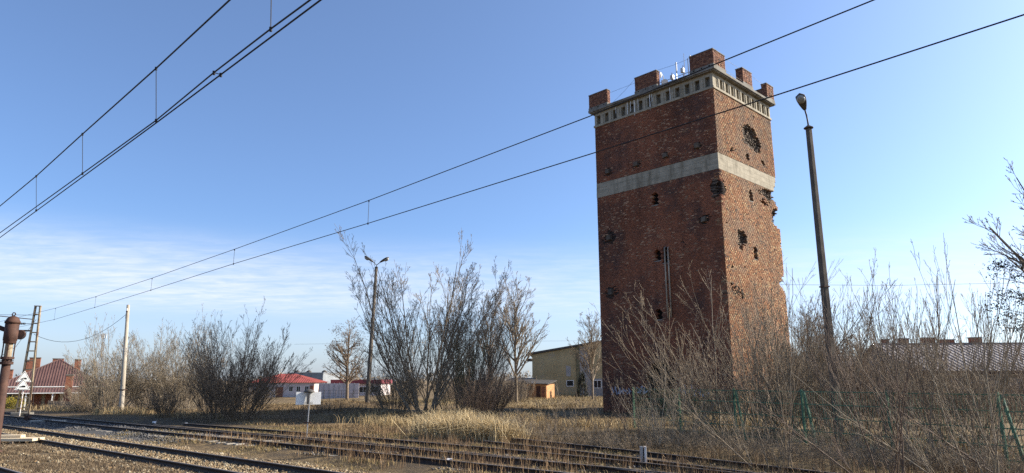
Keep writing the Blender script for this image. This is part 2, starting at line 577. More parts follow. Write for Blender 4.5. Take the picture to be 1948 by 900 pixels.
def track(keys, s0, s1, z, label, sleepers=None, rail_label=None):
    s, p = smooth_path(keys, s0, s1)
    root = empty('railway_track', SP(s[len(s) // 2], p[len(s) // 2], 0))
    inv = -np.array(root.location)
    for off in (-.7535, .7535):
        r_ = link('rail', sweep(s, p, off, PROF_BODY, z), M['rail'], root, inv)
        link('rail_head', sweep(s, p, off, PROF_HEAD, z), M['railhead'], r_)
    if sleepers:
        a, b, zt = sleepers
        mb = MB()
        mb.hexa([(-.13, -1.3, -.16), (.13, -1.3, -.16), (-.13, 1.3, -.16), (.13, 1.3, -.16),
                 (-.10, -1.28, 0), (.10, -1.28, 0), (-.10, 1.28, 0), (.10, 1.28, 0)])
        me = None
        for q in np.arange(a, b, 0.62):
            pp = float(np.interp(q, s, p))
            loc = SP(q + random.uniform(-.03, .03), pp, zt + random.uniform(-.015, .01) - (0 if 23 < q < 31 else .045)) + inv
            rz = math.pi / 2 - AZ_T + random.uniform(-.02, .02)
            if me is None:
                me = mb.build('sleeper', M['sleeper'], root, loc, rz).data
            else:
                link('sleeper', me, None, root, loc, rz)
    tag(root, label, 'railway track', 'railway tracks of the yard')
    return s, p


random.seed(3)
track([(-20, 4.53), (70, 4.53)], -6, 70, 0.0, 'nearest railway track, cutting the bottom left corner of the picture')
track([(-20, 9.32), (80, 9.32)], -8, 78, 0.0, 'clear running track on brown ballast, past the rusty water crane')
track([(-12, 13.95), (8, 14.22), (20, 14.25), (32, 13.85), (44, 13.75), (80, 13.4)], -10, 76, -0.01,
      'weedy second track with pale sleeper ends showing', (12.0, 50.0, 0.03))
track([(-12, 13.2), (2, 14.6), (9, 15.75), (14, 16.2), (22, 16.25), (33, 15.9), (40, 15.7)], 1, 36, -0.03,
      'overgrown siding joining the second track behind the white square board', (10.0, 30.0, -0.01))
track([(-10, 13.2), (0, 15.5), (7, 17.3), (10, 18.1), (14, 19.0), (20, 19.9)], -6, 17, -0.03,
      'buried siding curving below the right-hand thicket', (-4.0, 12.0, -0.01))

# ------------------------------------------------------------------ the brick tower
TA = -0.767
tC = np.array([13.9239, 43.2025, 0.0])
A_ = np.array([math.sin(TA), math.cos(TA), 0.0])          # along the shaded face
B_ = np.array([math.cos(TA), -math.sin(TA), 0.0])         # along the sunlit face
W1, W2 = 10.47, 8.65
Z_LEDGE, Z_BT, Z_BB = 19.727 + CAM_Z, 15.062 + CAM_Z, 13.883 + CAM_Z


def on_shade(x, y, out=0.0):
    d = ray(x, y)
    k = ((tC - B_ * out - CAM) @ B_) / (d @ B_)
    P = CAM + d * k
    return float((P - tC) @ A_), float(P[2])


def on_sun(x, y, out=0.0):
    d = ray(x, y)
    k = ((tC - A_ * out - CAM) @ A_) / (d @ A_)
    P = CAM + d * k
    return float((P - tC) @ B_), float(P[2])


# local frame of the tower: x = along shaded face (away to the left), y = along sunlit face, origin at near corner
TOWER_M = Matrix(((A_[0], B_[0], 0, tC[0]), (A_[1], B_[1], 0, tC[1]), (0, 0, 1, 0), (0, 0, 0, 1)))
tower = empty('brick_tower', (0, 0, 0))
tower.matrix_world = TOWER_M
tag(tower, 'tall square brick water tower with crenellated concrete top and shell holes', 'tower')

rng = np.random.default_rng(11)
# damage: (u, z, half width, half height, depth)
holes_sun, holes_shade = [], []


def hole(lst, fn, x, y, rx, ry, depth, amt=1.0):
    u, z = fn(x, y)
    u1, _ = fn(x + rx, y)
    _, z1 = fn(x, y - ry)
    lst.append((u, z, abs(u1 - u), abs(z1 - z), depth, amt))


for q in [(1429, 264, 15, 23, .30), (1425, 250, 10, 10, .34), (1392, 285, 2.6, 4.5, .3), (1422, 299, 3.6, 5.5, .3), (1451, 311, 3.2, 4.5, .3),
          (1434, 222, 1.6, 2, .2), (1449, 203, 1.6, 2, .15), (1370, 358, 11, 17, .32), (1412, 452, 9, 13, .32), (1409, 462, 5, 14, .28),
          (1463, 371, 13, 11, .30), (1455, 384, 9, 7, .26, .6), (1449, 366, 9, 5, .2, .6), (1474, 413, 7, 15, .40), (1479, 428, 5, 7, .4),
          (1393, 507, 2, 2.5, .2), (1391, 541, 2, 2.5, .2), (1416, 508, 1.6, 2, .2), (1405, 556, 11, 12, .25, .6), (1380, 423, 2, 1.5, .15),
          (1490, 541, 6, 7, .4), (1432, 336, 1.5, 2, .1), (1388, 335, 1.5, 2, .1)]:
    hole(holes_sun, on_sun, *q)
for q in [(1362, 358, 10, 19, .30), (1340, 418, 12, 9, .10, .8), (1160, 452, 14, 11, .10, .8), (1163, 556, 13, 12, .08, .8), (1157, 327, 8, 8, .08, .5),
          (1211, 313, 8, 8, .08, .5), (1267, 296, 8, 8, .08, .5), (1327, 278, 8, 8, .08, .5), (1300, 465, 6, 8, .06, .3)]:
    hole(holes_shade, on_shade, *q)

# openings: centre u, z bottom, z top, half width (round-headed)
opn_sun, opn_shade = [], []


def opening(lst, fn, x, ytop, ybot, w):
    u, zt = fn(x, ytop)
    _, zb = fn(x, ybot)
    u1, _ = fn(x + w / 2, (ytop + ybot) / 2)
    uc, _ = fn(x, (ytop + ybot) / 2)
    lst.append((uc, zb, zt, abs(u1 - uc)))


opening(opn_sun, on_sun, 1428, 361, 382, 7)
opening(opn_sun, on_sun, 1437, 469, 493, 7)
for q in [(1245.5, 366, 390, 11), (1250.5, 474, 496, 12), (1265.5, 468, 500, 10), (1253, 588, 608, 12)]:
    opening(opn_shade, on_shade, *q)
u_d, _ = on_shade(1256, 720)
opn_shade.append((u_d, -0.2, on_shade(1256, 688)[1], 1.25))

# bite profile of the far right edge: bricks missing from the corner, per height
edge_keys = []
for y, bite in [(228, 0), (338, .0), (342, .10), (352, .34), (358, .50), (368, .56), (378, .40), (386, .22), (393, .05), (398, .04), (405, .18), (412, .34), (424, .50), (429, .30), (434, .08),
                (440, .0), (470, .05), (500, .0), (525, .05), (533, .20), (542, .26), (550, .12), (556, .05), (600, 0), (780, 0)]:
    d = ray(1475 + (y - 338) * 0.086, y)
    Rr = tC + B_ * W2
    edge_keys.append((CAM_Z + d[2] * (Rr[1] / d[1]), bite))
edge_keys.sort()


def bite_at(z):
    return np.interp(z, [k[0] for k in edge_keys], [k[1] for k in edge_keys])


CH, BL, HD, JT = 0.0768, 0.26, 0.13, 0.010


def brick_face(width, z0, z1, holes, openings, palette, far_bite):
    """cells -> (u0,u1,z0,z1,depth,flag)"""
    U0, U1, Z0, Z1 = [], [], [], []
    rows = int(round((z1 - z0) / CH))
    ch = (z1 - z0) / rows
    for r_ in range(rows):
        head = (r_ % 2 == 1)
        w = HD if head else BL
        off = (0.065 if head else 0.0) + (0.13 if (r_ % 4 == 2) else 0)
        e = np.arange(-off, width + w, w)
        e = np.clip(e, 0, width)
        e = np.unique(e)
        U0.append(e[:-1]); U1.append(e[1:])
        Z0.append(np.full(len(e) - 1, z0 + r_ * ch)); Z1.append(np.full(len(e) - 1, z0 + (r_ + 1) * ch))
    U0, U1, Z0, Z1 = map(np.concatenate, (U0, U1, Z0, Z1))
    n = len(U0)
    uc, zc = (U0 + U1) / 2, (Z0 + Z1) / 2
    dep = rng.normal(0, .0025, n) + (rng.random(n) < .03) * rng.uniform(-.006, .02, n)
    rub = np.zeros(n, bool)
    for (hu, hz, ru, rz, d, amt) in holes:
        ang = np.arctan2((zc - hz) / rz, (uc - hu) / ru)
        ph = rng.uniform(0, 6.28, 3)
        wob = 1 + .12 * np.sin(2 * ang + ph[0]) + .08 * np.sin(3 * ang + ph[1]) + .05 * np.sin(7 * ang + ph[2])
        q = np.hypot((uc - hu) / ru, (zc - hz) / rz) / wob + rng.normal(0, .08, n)
        ins = (q < 1) & (rng.random(n) < amt)
        dd = d * np.clip(1.15 - q ** 2 * .75, .25, 1) * rng.uniform(.55, 1.15, n)
        dep = np.where(ins, np.maximum(dep, dd), dep)
        rub |= ins
    keep = (U1 - U0) > .02
    near = rub.copy()
    for (ou, zb, zt, hw) in openings:
        arch = zt - hw
        ins = (np.abs(uc - ou) < hw) & (zc > zb) & ((zc < arch) | (np.hypot(uc - ou, zc - arch) < hw))
        keep &= ~ins
        near |= (np.abs(uc - ou) < hw + .5) & (zc > zb - .3) & (zc < zt + .4)
    for (hu, hz, ru, rz, d, amt) in holes:
        near |= (np.abs(uc - hu) < ru * 1.6 + .3) & (np.abs(zc - hz) < rz * 1.6 + .2)
    if far_bite:
        b = bite_at(zc)
        keep &= uc < width - b + rng.normal(0, .06, n) * (b > .04)
        near |= (b > .03) & (uc > width - 1.4)
        sh = (b > .08) & (uc > width - b - .35)
        dep = np.where(sh, np.maximum(dep, rng.uniform(0, .22, n)), dep)
        rub |= sh
    side = np.where(near, .40, .05)
    colr = palette(uc, zc, n, rub)
    k = keep
    return U0[k], U1[k], Z0[k], Z1[k], dep[k], side[k], colr[k], rub[k]


def vnoise(u, z, sc_, seed):
    """cheap smooth value noise"""
    r2 = np.random.default_rng(seed)
    g = r2.random((64, 64))
    x, y = (u * sc_) % 63, (z * sc_) % 63
    i, j = x.astype(int), y.astype(int)
    fx, fy = x - i, y - j
    fx, fy = fx * fx * (3 - 2 * fx), fy * fy * (3 - 2 * fy)
    return (g[i, j] * (1 - fx) + g[(i + 1) % 64, j] * fx) * (1 - fy) + (g[i, (j + 1) % 64] * (1 - fx) + g[(i + 1) % 64, (j + 1) % 64] * fx) * fy


def streaks(u, z, seed):
    """rain runs and broad weathering, light and dark"""
    run = vnoise(u * 2.6, z * .16, 1.0, seed)
    run2 = vnoise(u * 6.0, z * .30, 1.0, seed + 1)
    cloud = vnoise(u, z, .28, seed + 2)
    return np.clip(.62 + .30 * run + .20 * run2 + .42 * cloud, .6, 1.35)


def pal_shade(u, z, n, rub):  # sooty patches, plus a darker copy of the brick for shade
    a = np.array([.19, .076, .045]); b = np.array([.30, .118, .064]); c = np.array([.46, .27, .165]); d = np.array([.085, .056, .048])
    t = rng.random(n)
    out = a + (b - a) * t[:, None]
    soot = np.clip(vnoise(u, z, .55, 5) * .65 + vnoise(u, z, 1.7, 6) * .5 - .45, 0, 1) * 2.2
    soot = np.clip(soot + .5 * np.clip((4.0 - z) / 4.0, 0, 1), 0, .9)  # patches, plus a tone darker towards the foot
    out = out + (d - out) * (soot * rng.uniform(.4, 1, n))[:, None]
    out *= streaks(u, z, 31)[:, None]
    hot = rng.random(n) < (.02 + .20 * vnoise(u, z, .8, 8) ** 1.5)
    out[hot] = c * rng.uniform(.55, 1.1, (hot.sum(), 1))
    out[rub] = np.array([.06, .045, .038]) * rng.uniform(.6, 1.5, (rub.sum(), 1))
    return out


def pal_sun(u, z, n, rub):  # paler copy of the same brick, sunlight put into the colour
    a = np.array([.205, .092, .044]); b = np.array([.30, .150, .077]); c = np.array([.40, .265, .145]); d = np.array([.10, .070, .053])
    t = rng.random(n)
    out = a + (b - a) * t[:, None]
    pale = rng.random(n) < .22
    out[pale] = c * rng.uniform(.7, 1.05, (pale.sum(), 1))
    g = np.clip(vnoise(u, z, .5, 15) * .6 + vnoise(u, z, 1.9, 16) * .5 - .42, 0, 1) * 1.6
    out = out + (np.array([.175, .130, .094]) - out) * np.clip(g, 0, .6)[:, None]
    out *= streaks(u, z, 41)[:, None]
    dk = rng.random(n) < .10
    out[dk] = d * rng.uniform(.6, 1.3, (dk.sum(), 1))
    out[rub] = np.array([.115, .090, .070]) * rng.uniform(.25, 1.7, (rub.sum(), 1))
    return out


MORTAR_SHADE, MORTAR_SUN = np.array([.085, .066, .057]), np.array([.19, .150, .115])  # one mortar in two tones, shade and sunlight put into the colour


def brick_mesh(name, cells, face, mortar):
    u0, u1, z0, z1, dep, side, c, rub = cells
    n = len(u0)
    j = JT / 2
    jit = rng.normal(0, .0015, (n, 4)) + np.where(rub[:, None], rng.normal(0, .014, (n, 4)), 0)
    a0, a1, b0, b1 = u0 + j, u1 - j, z0 + j, z1 - j
    a0, a1 = a0 - np.where(u0 <= 0, j, 0), a1

    def pt(u, z, d):
        return np.stack([u, d, z], -1) if face == 'shade' else np.stack([d, u, z], -1)
    fr = [pt(a0, b0, dep + jit[:, 0]), pt(a1, b0, dep + jit[:, 1]), pt(a1, b1, dep + jit[:, 2]), pt(a0, b1, dep + jit[:, 3])]
    bk = [pt(a0, b0, dep + side), pt(a1, b0, dep + side), pt(a1, b1, dep + side), pt(a0, b1, dep + side)]
    md = dep + .014
    mo = [pt(u0, z0, md), pt(u1, z0, md), pt(u1, z1, md), pt(u0, z1, md)]
    V = np.stack(fr + bk + mo, 1)
    base = (np.arange(n) * 12)[:, None]
    quads = [(0, 1, 2, 3), (0, 4, 5, 1), (1, 5, 6, 2), (2, 6, 7, 3), (3, 7, 4, 0), (8, 9, 10, 11)]
    if face != 'shade':
        quads = [q[::-1] for q in quads]
    Q = np.stack([base + np.array(q) for q in quads], 1).reshape(-1, 4)
    fc = np.repeat(c[:, None, :], 6, 1)
    fc[:, 5] = mortar * rng.uniform(.8, 1.15, (n, 1))
    return np_mesh(name, V, Q, fcol=fc.reshape(-1, 3))


# band slabs sit between the two heights of brickwork
for z0, z1 in ((-0.3, Z_BB), (Z_BT, Z_LEDGE)):
    zz0 = z0
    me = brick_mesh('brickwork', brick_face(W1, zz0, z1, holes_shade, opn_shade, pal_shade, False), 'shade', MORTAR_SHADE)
    tag(link('brickwork', me, M['brick'], tower), 'sooty red brickwork of the shaded face, shade put into its colour', kind='stuff')
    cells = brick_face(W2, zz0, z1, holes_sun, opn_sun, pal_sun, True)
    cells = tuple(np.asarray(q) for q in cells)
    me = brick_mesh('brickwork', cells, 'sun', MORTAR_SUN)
    tag(link('brickwork', me, M['brick'], tower), 'orange brickwork pitted with holes, sunlight put into its colour', kind='stuff')

# rubble core and the two hidden walls
STRIP = 0.75
mb = MB()
mb.box(.43, W1 - .25, .43, W2 - STRIP, -.3, Z_LEDGE - .02)
mb.build('core', M['core'], tower)
mb = MB()
mb.box(W1 - .24, W1, .055, W2 - STRIP - .01, -.3, Z_LEDGE - .03)
mb.build('rear_wall', M['brick_plain'], tower)
mb = MB()
zc = -.3
while zc < Z_LEDGE - .05:
    z2 = min(zc + CH * 2, Z_LEDGE - .03)
    b = float(bite_at((zc + z2) / 2))
    b = max(0.0, b + (rng.normal(0, .05) if b > .04 else 0))
    mb.box(.30 if b > .04 else .06, W1 - .002, W2 - STRIP, W2 - b - .004, zc, z2)
    zc = z2
mb.build('far_wall', M['brick_plain'], tower)
for lst, face in ((opn_shade, 's'), (opn_sun, 'r')):
    for (ou, zb, zt, hw) in lst:
        big_d = hw > 1
        mb = MB()
        lo_, hi_ = ou - hw - .1, ou + hw + .1
        if face == 's':
            mb.box(lo_, hi_, .36, .425, zb - .1, zt + .1)
        else:
            mb.box(.36, .425, lo_, hi_, zb - .1, zt + .1)
        mb.build('doorway' if big_d else 'window', M['painted_dark'], tower)  # near-black board in the opening, painted for the unlit inside
        mb = MB()
        if big_d:
            # arch ring of radial bricks
            for k in range(23):
                a = math.pi * k / 22
                r0, r1, dz = hw + .01, hw + .30, .085
                ca, sa = math.cos(a), math.sin(a)
                cz = zt - hw
                tx, tz = -sa * dz, ca * dz
                V = []
                for yy in (.30, -.03):
                    for rr in (r0, r1):
                        for sg in (-1, 1):
                            V.append((ou + ca * rr + tx * sg * .93, yy, cz + sa * rr + tz * sg * .93))
                mb.add(V, [(0, 2, 3, 1), (4, 5, 7, 6), (0, 1, 5, 4), (2, 6, 7, 3), (0, 4, 6, 2), (1, 3, 7, 5)])
            mb.build('arch', M['brick_plain'], tower)
        else:
            if face == 's':
                mb.box(ou - hw - .03, ou + hw + .03, -.012, .30, zb - .07, zb)
            else:
                mb.box(-.012, .30, ou - hw - .03, ou + hw + .03, zb - .07, zb)
            mb.build('sill', M['concrete_dark'], tower)

# concrete band, cast in three lifts with board joints
hb = (Z_BT - Z_BB)
for i in range(3):
    z0, z1 = Z_BB + .01 + i * (hb - .02) / 3, Z_BB + .01 + (i + 1) * (hb - .02) / 3 - .012
    o_ = .012 - i * .006
    cut = (0.42, 0.16, 0.0)[i]
    mb = MB()
    mb.box(-o_, W1 + o_, -o_, .42, z0, z1)
    mb.build('concrete_band', M['concrete'], tower)
    mb = MB()
    mb.prism([(-o_, .422), (.42, .422), (.42, W2 - cut), (.20, W2 - cut + .12), (-o_, W2 - cut - .08)], z0, z1, 'z')
    mb.build('concrete_band', M['concrete'], tower)

# ledge under the frieze
ZF0 = Z_LEDGE
mb = MB()
mb.box(-.07, W1 + .07, -.07, W2 + .07, ZF0 - .02, ZF0 + .16)
mb.build('ledge', M['concrete'], tower, bevel=.02)

# cornice height from the photograph: slab underside on its outer edge
OV = .36
_, z_c1 = on_shade(1118.3, 217.3, OV)
_, z_c2 = on_shade(1359, 133.0, OV)
_, z_c3 = on_sun(1476.7, 200.7, OV)
Z_COR = (z_c1 + z_c2 + z_c3) / 3
FR = .06
# frieze: back wall set deep, pilasters and lintel in front
mb = MB()
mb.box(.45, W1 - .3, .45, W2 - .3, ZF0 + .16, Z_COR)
mb.build('frieze_core', M['painted_dark'], tower)
zo0, zo1 = ZF0 + .16, Z_COR - .24
for face, W, nopen in (('s', W1, 13), ('r', W2, 11)):
    def seg(u0, u1, d0, d1, z0, z1, name, mm):
        m2 = MB()
        if face == 's':
            m2.box(u0, u1, d0, d1, z0, z1)
        else:
            m2.box(d0, d1, u0, u1, z0, z1)
        return m2.build(name, mm, tower)
    st = 0.0 if face == 's' else .452
    seg(st, W, .0, .45, zo1, Z_COR, 'lintel', M['concrete'])
    pitch = W / (nopen + .0)
    ow = .46 * pitch
    us = [(i + .5) * pitch for i in range(nopen)]
    prev = st
    for i, uu in enumerate(us + [None]):
        a = prev
        b = uu - ow / 2 if uu is not None else W
        if b - a > .03:
            seg(a, b, .002, .45, zo0, zo1, 'pilaster', M['concrete'])
            if uu is not None and i > 0:
                seg((a + b) / 2 - .07, (a + b) / 2 + .07, -.05, .0, zo0, zo1 - .05, 'rib', M['concrete'])
        if uu is not None:
            seg(uu - ow / 2, uu + ow / 2, .34, .40, zo0, zo1, 'frieze_panel', M['concrete_dark'])
            prev = uu + ow / 2
# the two hidden sides of the frieze
MB().box(W1 - .29, W1, .452, W2, zo0, Z_COR).build('frieze_wall', M['concrete'], tower)
MB().box(.452, W1 - .30, W2 - .29, W2, zo0, Z_COR).build('frieze_wall', M['concrete'], tower)
# white lime runs down the frieze
for uu, ln, wd in ((6.55, 1.3, .10), (6.9, .9, .06), (7.2, 1.2, .07), (5.15, 1.25, .09), (4.95, .7, .05), (3.4, 1.15, .06), (8.3, .6, .05), (6.2, .9, .05)):
    m2 = MB()
    zt_ = Z_COR - .05
    z_ = zt_
    pts = [(uu - wd / 2, zt_), (uu + wd / 2, zt_), (uu + wd * .3, zt_ - ln * .5), (uu + wd * .45, zt_ - ln * .8), (uu, zt_ - ln), (uu - wd * .4, zt_ - ln * .7), (uu - wd * .2, zt_ - ln * .35)]
    m2.prism(pts, -.056, -.053, 'y')
    m2.build('lime_stain', M['white'], tower)

# cornice slab
CT = .27
mb = MB()
mb.box(-OV + .08, W1 + OV - .08, -OV + .08, W2 + OV - .08, Z_COR + .002, Z_COR + .07)
mb.box(-OV, W1 + OV, -OV, W2 + OV, Z_COR + .071, Z_COR + CT)
mb.build('cornice', M['concrete_dark'], tower, bevel=.025)
ZR = Z_COR + CT

# merlons: L-shaped at the corners, plain in the middle, brick on a concrete foot


def bricks_block(x0, x1, y0, y1, z0, z1, pal, parent, name):
    """brick shell of the two outward faces + box inside"""
    mort = MORTAR_SHADE * 1.6
    rows = max(1, int(round((z1 - z0) / CH)))
    Vs, Qs, Cs = [], [], []
    base = 0
    ch = (z1 - z0) / rows
    for r_ in range(rows):
        zz0, zz1 = z0 + r_ * ch, z0 + (r_ + 1) * ch
        for side in 'smrq':
            L = (x1 - x0) if side in 'sq' else (y1 - y0)
            w = BL if r_ % 2 == 0 else HD
            e = np.unique(np.clip(np.arange(-(.065 if r_ % 2 else 0), L + w, w), 0, L))
            for a, b in zip(e[:-1], e[1:]):
                if b - a < .03:
                    continue
                miss = rng.random() < (.10 if side == 'r' else .01)
                d = rng.uniform(.03, .09) if miss else rng.normal(0, .004)
                a_, b_, c_, d_ = a + .005, b - .005, zz0 + .005, zz1 - .005
                if side == 's':
                    f4 = [(x0 + a_, y0 + d, c_), (x0 + b_, y0 + d, c_), (x0 + b_, y0 + d, d_), (x0 + a_, y0 + d, d_)]
                    dv = np.array([0, .10, 0])
                elif side == 'q':
                    f4 = [(x0 + b_, y1 - d, c_), (x0 + a_, y1 - d, c_), (x0 + a_, y1 - d, d_), (x0 + b_, y1 - d, d_)]
                    dv = np.array([0, -.10, 0])
                elif side == 'r':
                    f4 = [(x0 + d, y0 + b_, c_), (x0 + d, y0 + a_, c_), (x0 + d, y0 + a_, d_), (x0 + d, y0 + b_, d_)]
                    dv = np.array([.10, 0, 0])
                else:
                    f4 = [(x1 - d, y0 + a_, c_), (x1 - d, y0 + b_, c_), (x1 - d, y0 + b_, d_), (x1 - d, y0 + a_, d_)]
                    dv = np.array([-.10, 0, 0])
                f4 = np.array(f4)
                Vs.append(np.concatenate([f4, f4 + dv]))
                for q in ((0, 1, 2, 3), (0, 4, 5, 1), (1, 5, 6, 2), (2, 6, 7, 3), (3, 7, 4, 0)):
                    Qs.append([base + i for i in q])
                base += 8
                p_ = pal(np.array([a]), np.array([zz0]), 1, np.array([miss]))[0]
                Cs += [p_] * 5
    # inner block in mortar colour
    i_ = .014
    bx = np.array([(x, y, z) for z in (z0, z1 - .012) for y in (y0 + i_, y1 - i_) for x in (x0 + i_, x1 - i_)])
    Vs.append(bx)
    for q in ((0, 2, 3, 1), (4, 5, 7, 6), (0, 1, 5, 4), (2, 6, 7, 3), (0, 4, 6, 2), (1, 3, 7, 5)):
        Qs.append([base + i for i in q])
        Cs.append(mort)
    me = np_mesh(name, np.concatenate(Vs), np.array(Qs), fcol=np.array(Cs))
    return tag(link(name, me, M['brick'], parent), kind='stuff')


def pal_merlon(u, z, n, rub):
    a, b = np.array([.15, .068, .048]), np.array([.34, .175, .105])
    out = a + (b - a) * rng.random((n, 1)) ** 1.6
    out[rub] = np.array([.05, .038, .03])
    return out


MH_FOOT, TH = .20, .42
E0 = OV - .06                                      # merlons stand near the slab edge
mx0, mx1, my0, my1 = -E0, W1 + E0, -E0, W2 + E0


def merlon(x0, x1, y0, y1, h, wings=()):
    root_parts = [(x0, x1, y0, y1)] + list(wings)
    for (a, b, c, d) in root_parts:
        foot = MB().box(a - .03, b + .03, c - .03, d + .03, ZR - .01, ZR + MH_FOOT).build('merlon_foot', M['concrete_dark'], tower)
        for k in range(3):
            uu = a + (b - a) * (k + .5) / 3
            if b - a > 1:
                MB().box(uu - .05, uu + .05, c - .034, c - .028, ZR + .06, ZR + .14).build('painted_drain_hole', M['painted_dark'], foot)  # thin near-black plate, the dark of a hole painted on
        bl = bricks_block(a, b, c, d, ZR + MH_FOOT, ZR + h, pal_merlon, tower, 'merlon')
        MB().box(a - .025, b + .025, c - .025, d + .025, ZR + h, ZR + h + .06).build('coping', M['concrete_dark'], bl)


# left ends from the photograph, on the shaded parapet plane
def us(x, y):
    return on_shade(x, y, E0)[0]


def ur(x, y):
    return on_sun(x, y, E0)[0]


H_ML = on_shade(1356.5, 92, E0)[1] - ZR
merlon(mx0, us(1311, 112), my0, my0 + TH, H_ML, [(mx0, mx0 + TH, my0 + TH + .001, ur(1378, 104))])
merlon(us(1248, 134), us(1207, 150), my0, my0 + TH, H_ML)
merlon(us(1154, 170), mx1, my0, my0 + TH, H_ML, [(mx1 - TH, mx1, my0 + TH + .001, my0 + 2.0)])
merlon(mx0, mx0 + TH + .1, ur(1411, 124), ur(1429, 133), H_ML)
merlon(mx0, mx0 + TH, ur(1457, 155), my1, H_ML, [(mx0 + TH + .001, mx0 + 2.2, my1 - TH, my1)])
merlon(mx1 - TH, mx1, my1 - 1.8, my1, H_ML)
# parapet wires
for a, b in (((us(1248, 134), my0 + .2, ZR + 1.15), (us(1154, 170) + .05, my0 + .2, ZR + 1.0)), ((us(1207, 150), my0 + .1, ZR + 1.3), (us(1167, 190), my0, ZR + .02)),
             ((mx0 + .1, ur(1378, 104), ZR + 1.25), (mx0 + .1, ur(1411, 124), ZR + 1.2)), ((mx0 + .1, ur(1429, 133), ZR + 1.2), (mx0 + .1, ur(1457, 155), ZR + 1.15)),
             ((mx0 + .05, ur(1378, 104), ZR + .3), (mx0 + .05, ur(1411, 124), ZR + .25)), ((us(1311, 112), my0 + .2, ZR + 1.3), (us(1248, 134), my0 + .2, ZR + 1.35))):
    mid = ((a[0] + b[0]) / 2, (a[1] + b[1]) / 2, (a[2] + b[2]) / 2 - .06)
    MB().tube([a, mid, b], .009, 5).build('parapet_wire', M['wire'], tower)

# stone stubs sticking out of the shaded face
for x, y, s_ in ((1157, 327, .34), (1211, 313, .34), (1267, 296, .34), (1327, 278, .34), (1160, 452, .36), (1340, 418, .34), (1163, 556, .38)):
    u, z = on_shade(x, y)
    V = []
    for zz in (z - s_ / 2, z + s_ / 2):
        for yy in (-.26 + random.uniform(0, .08), .42):
            for xx in (u - s_ / 2, u + s_ / 2):
                V.append((xx + random.uniform(-.03, .03), yy, zz + random.uniform(-.03, .03)))
    MB().hexa(V).build('stone_stub', M['pole_concrete'], tower, bevel=.03)

# two downpipes on the shaded face
for x in (1264.0, 1270.5):
    u0, z1 = on_shade(x, 471, .1)
    u1, z0 = on_shade(x + 6.5, 604, .1)
    pp = MB().tube([(u0, .02, z1 + .05), (u0, -.10, z1), (u0, -.10, z0)], .055, 8).build('downpipe', M['pole_pale'], tower, smooth=True)
    for k in range(3):
        zz = z1 + (z0 - z1) * (k + .5) / 3
        MB().box(u0 - .10, u0 + .10, -.11, .0, zz, zz + .05).build('pipe_clamp', M['rust'], pp)

# spray tags at the foot of the shaded face
def scribble(cx_, cz_, w, h, seed, n=5):
    """angular spray-paint letters, each a jagged run of flat strokes"""
    r2 = random.Random(seed)
    m2 = MB()
    q = 0
    for k in range(n):
        x0 = cx_ + w * (.5 - (k + .5) / n)
        cw, ch_ = w / n * r2.uniform(.45, .75), h * r2.uniform(.32, .6)
        pts = [(r2.choice((-1, -.3, .5, 1)) * r2.uniform(.6, 1), r2.choice((-1, -.2, .3, 1)) * r2.uniform(.7, 1)) for _ in range(r2.randint(4, 6))]
        for (a, b), (c, d) in zip(pts[:-1], pts[1:]):
            p0, p1 = Vector((x0 + a * cw, -.012 - .0007 * q, cz_ + b * ch_)), Vector((x0 + c * cw, -.012 - .0007 * q, cz_ + d * ch_))
            dd = p1 - p0
            if dd.length < .05:
                continue
            q += 1
            nrm = Vector((-dd.z, 0, dd.x)).normalized() * r2.uniform(.022, .05)
            ex = dd.normalized() * .02
            m2.add([p0 + nrm - ex, p1 + nrm * .8 + ex, p1 - nrm * .8 + ex, p0 - nrm - ex], [(0, 1, 2, 3)])
    return m2


for x, y, w, h, sd, n in ((1182, 744, 1.7, .62, 3, 6), (1222, 742, .9, .55, 9, 3), (1306, 741, 1.3, .6, 14, 5), (1335, 748, 1.2, .6, 21, 4)):
    u, z = on_shade(x, y)
    scribble(u, z, w, h, sd, n).build('graffiti', M['graffiti'], tower)

# antennas on the roof
def antenna_base(x, y):
    d = ray(x, y)
    P = CAM + d * ((tC + B_ * 0.9 - CAM) @ B_) / (d @ B_)
    return P


ant = empty('antenna_cluster', (0, 0, 0))
ant.matrix_world = TOWER_M @ Matrix.Translation((us(1290, 150), 0.75, ZR))
tag(ant, 'white mobile antennas and small dishes on the tower roof between merlons', 'antenna')
MB().tube([(0.05, 0, 0), (0.05, 0, 2.35)], [.03, .012], 6).build('whip', M['lamp_metal'], ant)
fr = MB()
for dx in (-.55, -.95):
    for dy in (0, .35):
        fr.tube([(dx, dy, 0), (dx, dy, 1.55)], .03, 5)
for k in range(6):
    fr.tube([(-.55, 0, .15 + k * .23), (-.95, 0, .25 + k * .23)], .02, 4)
    fr.tube([(-.55, .35, .25 + k * .23), (-.95, .35, .15 + k * .23)], .02, 4)
fr.build('lattice', M['lamp_metal'], ant)
MB().tube([(.75, 0, 0), (.75, 0, 1.4)], .035, 6).build('mast', M['galv'], ant)
for dx, z0, z1 in ((.68, .95, 1.85), (-.5, 1.1, 1.95), (-1.0, 1.1, 1.85)):
    MB().box(dx - .05, dx + .05, -.12, -.05, z0, z1).build('panel_antenna', M['white'], ant, bevel=.02)
MB().box(-.95, -.55, -.06, .3, .95, 1.25).build('cabinet', M['galv'], ant, bevel=.02)
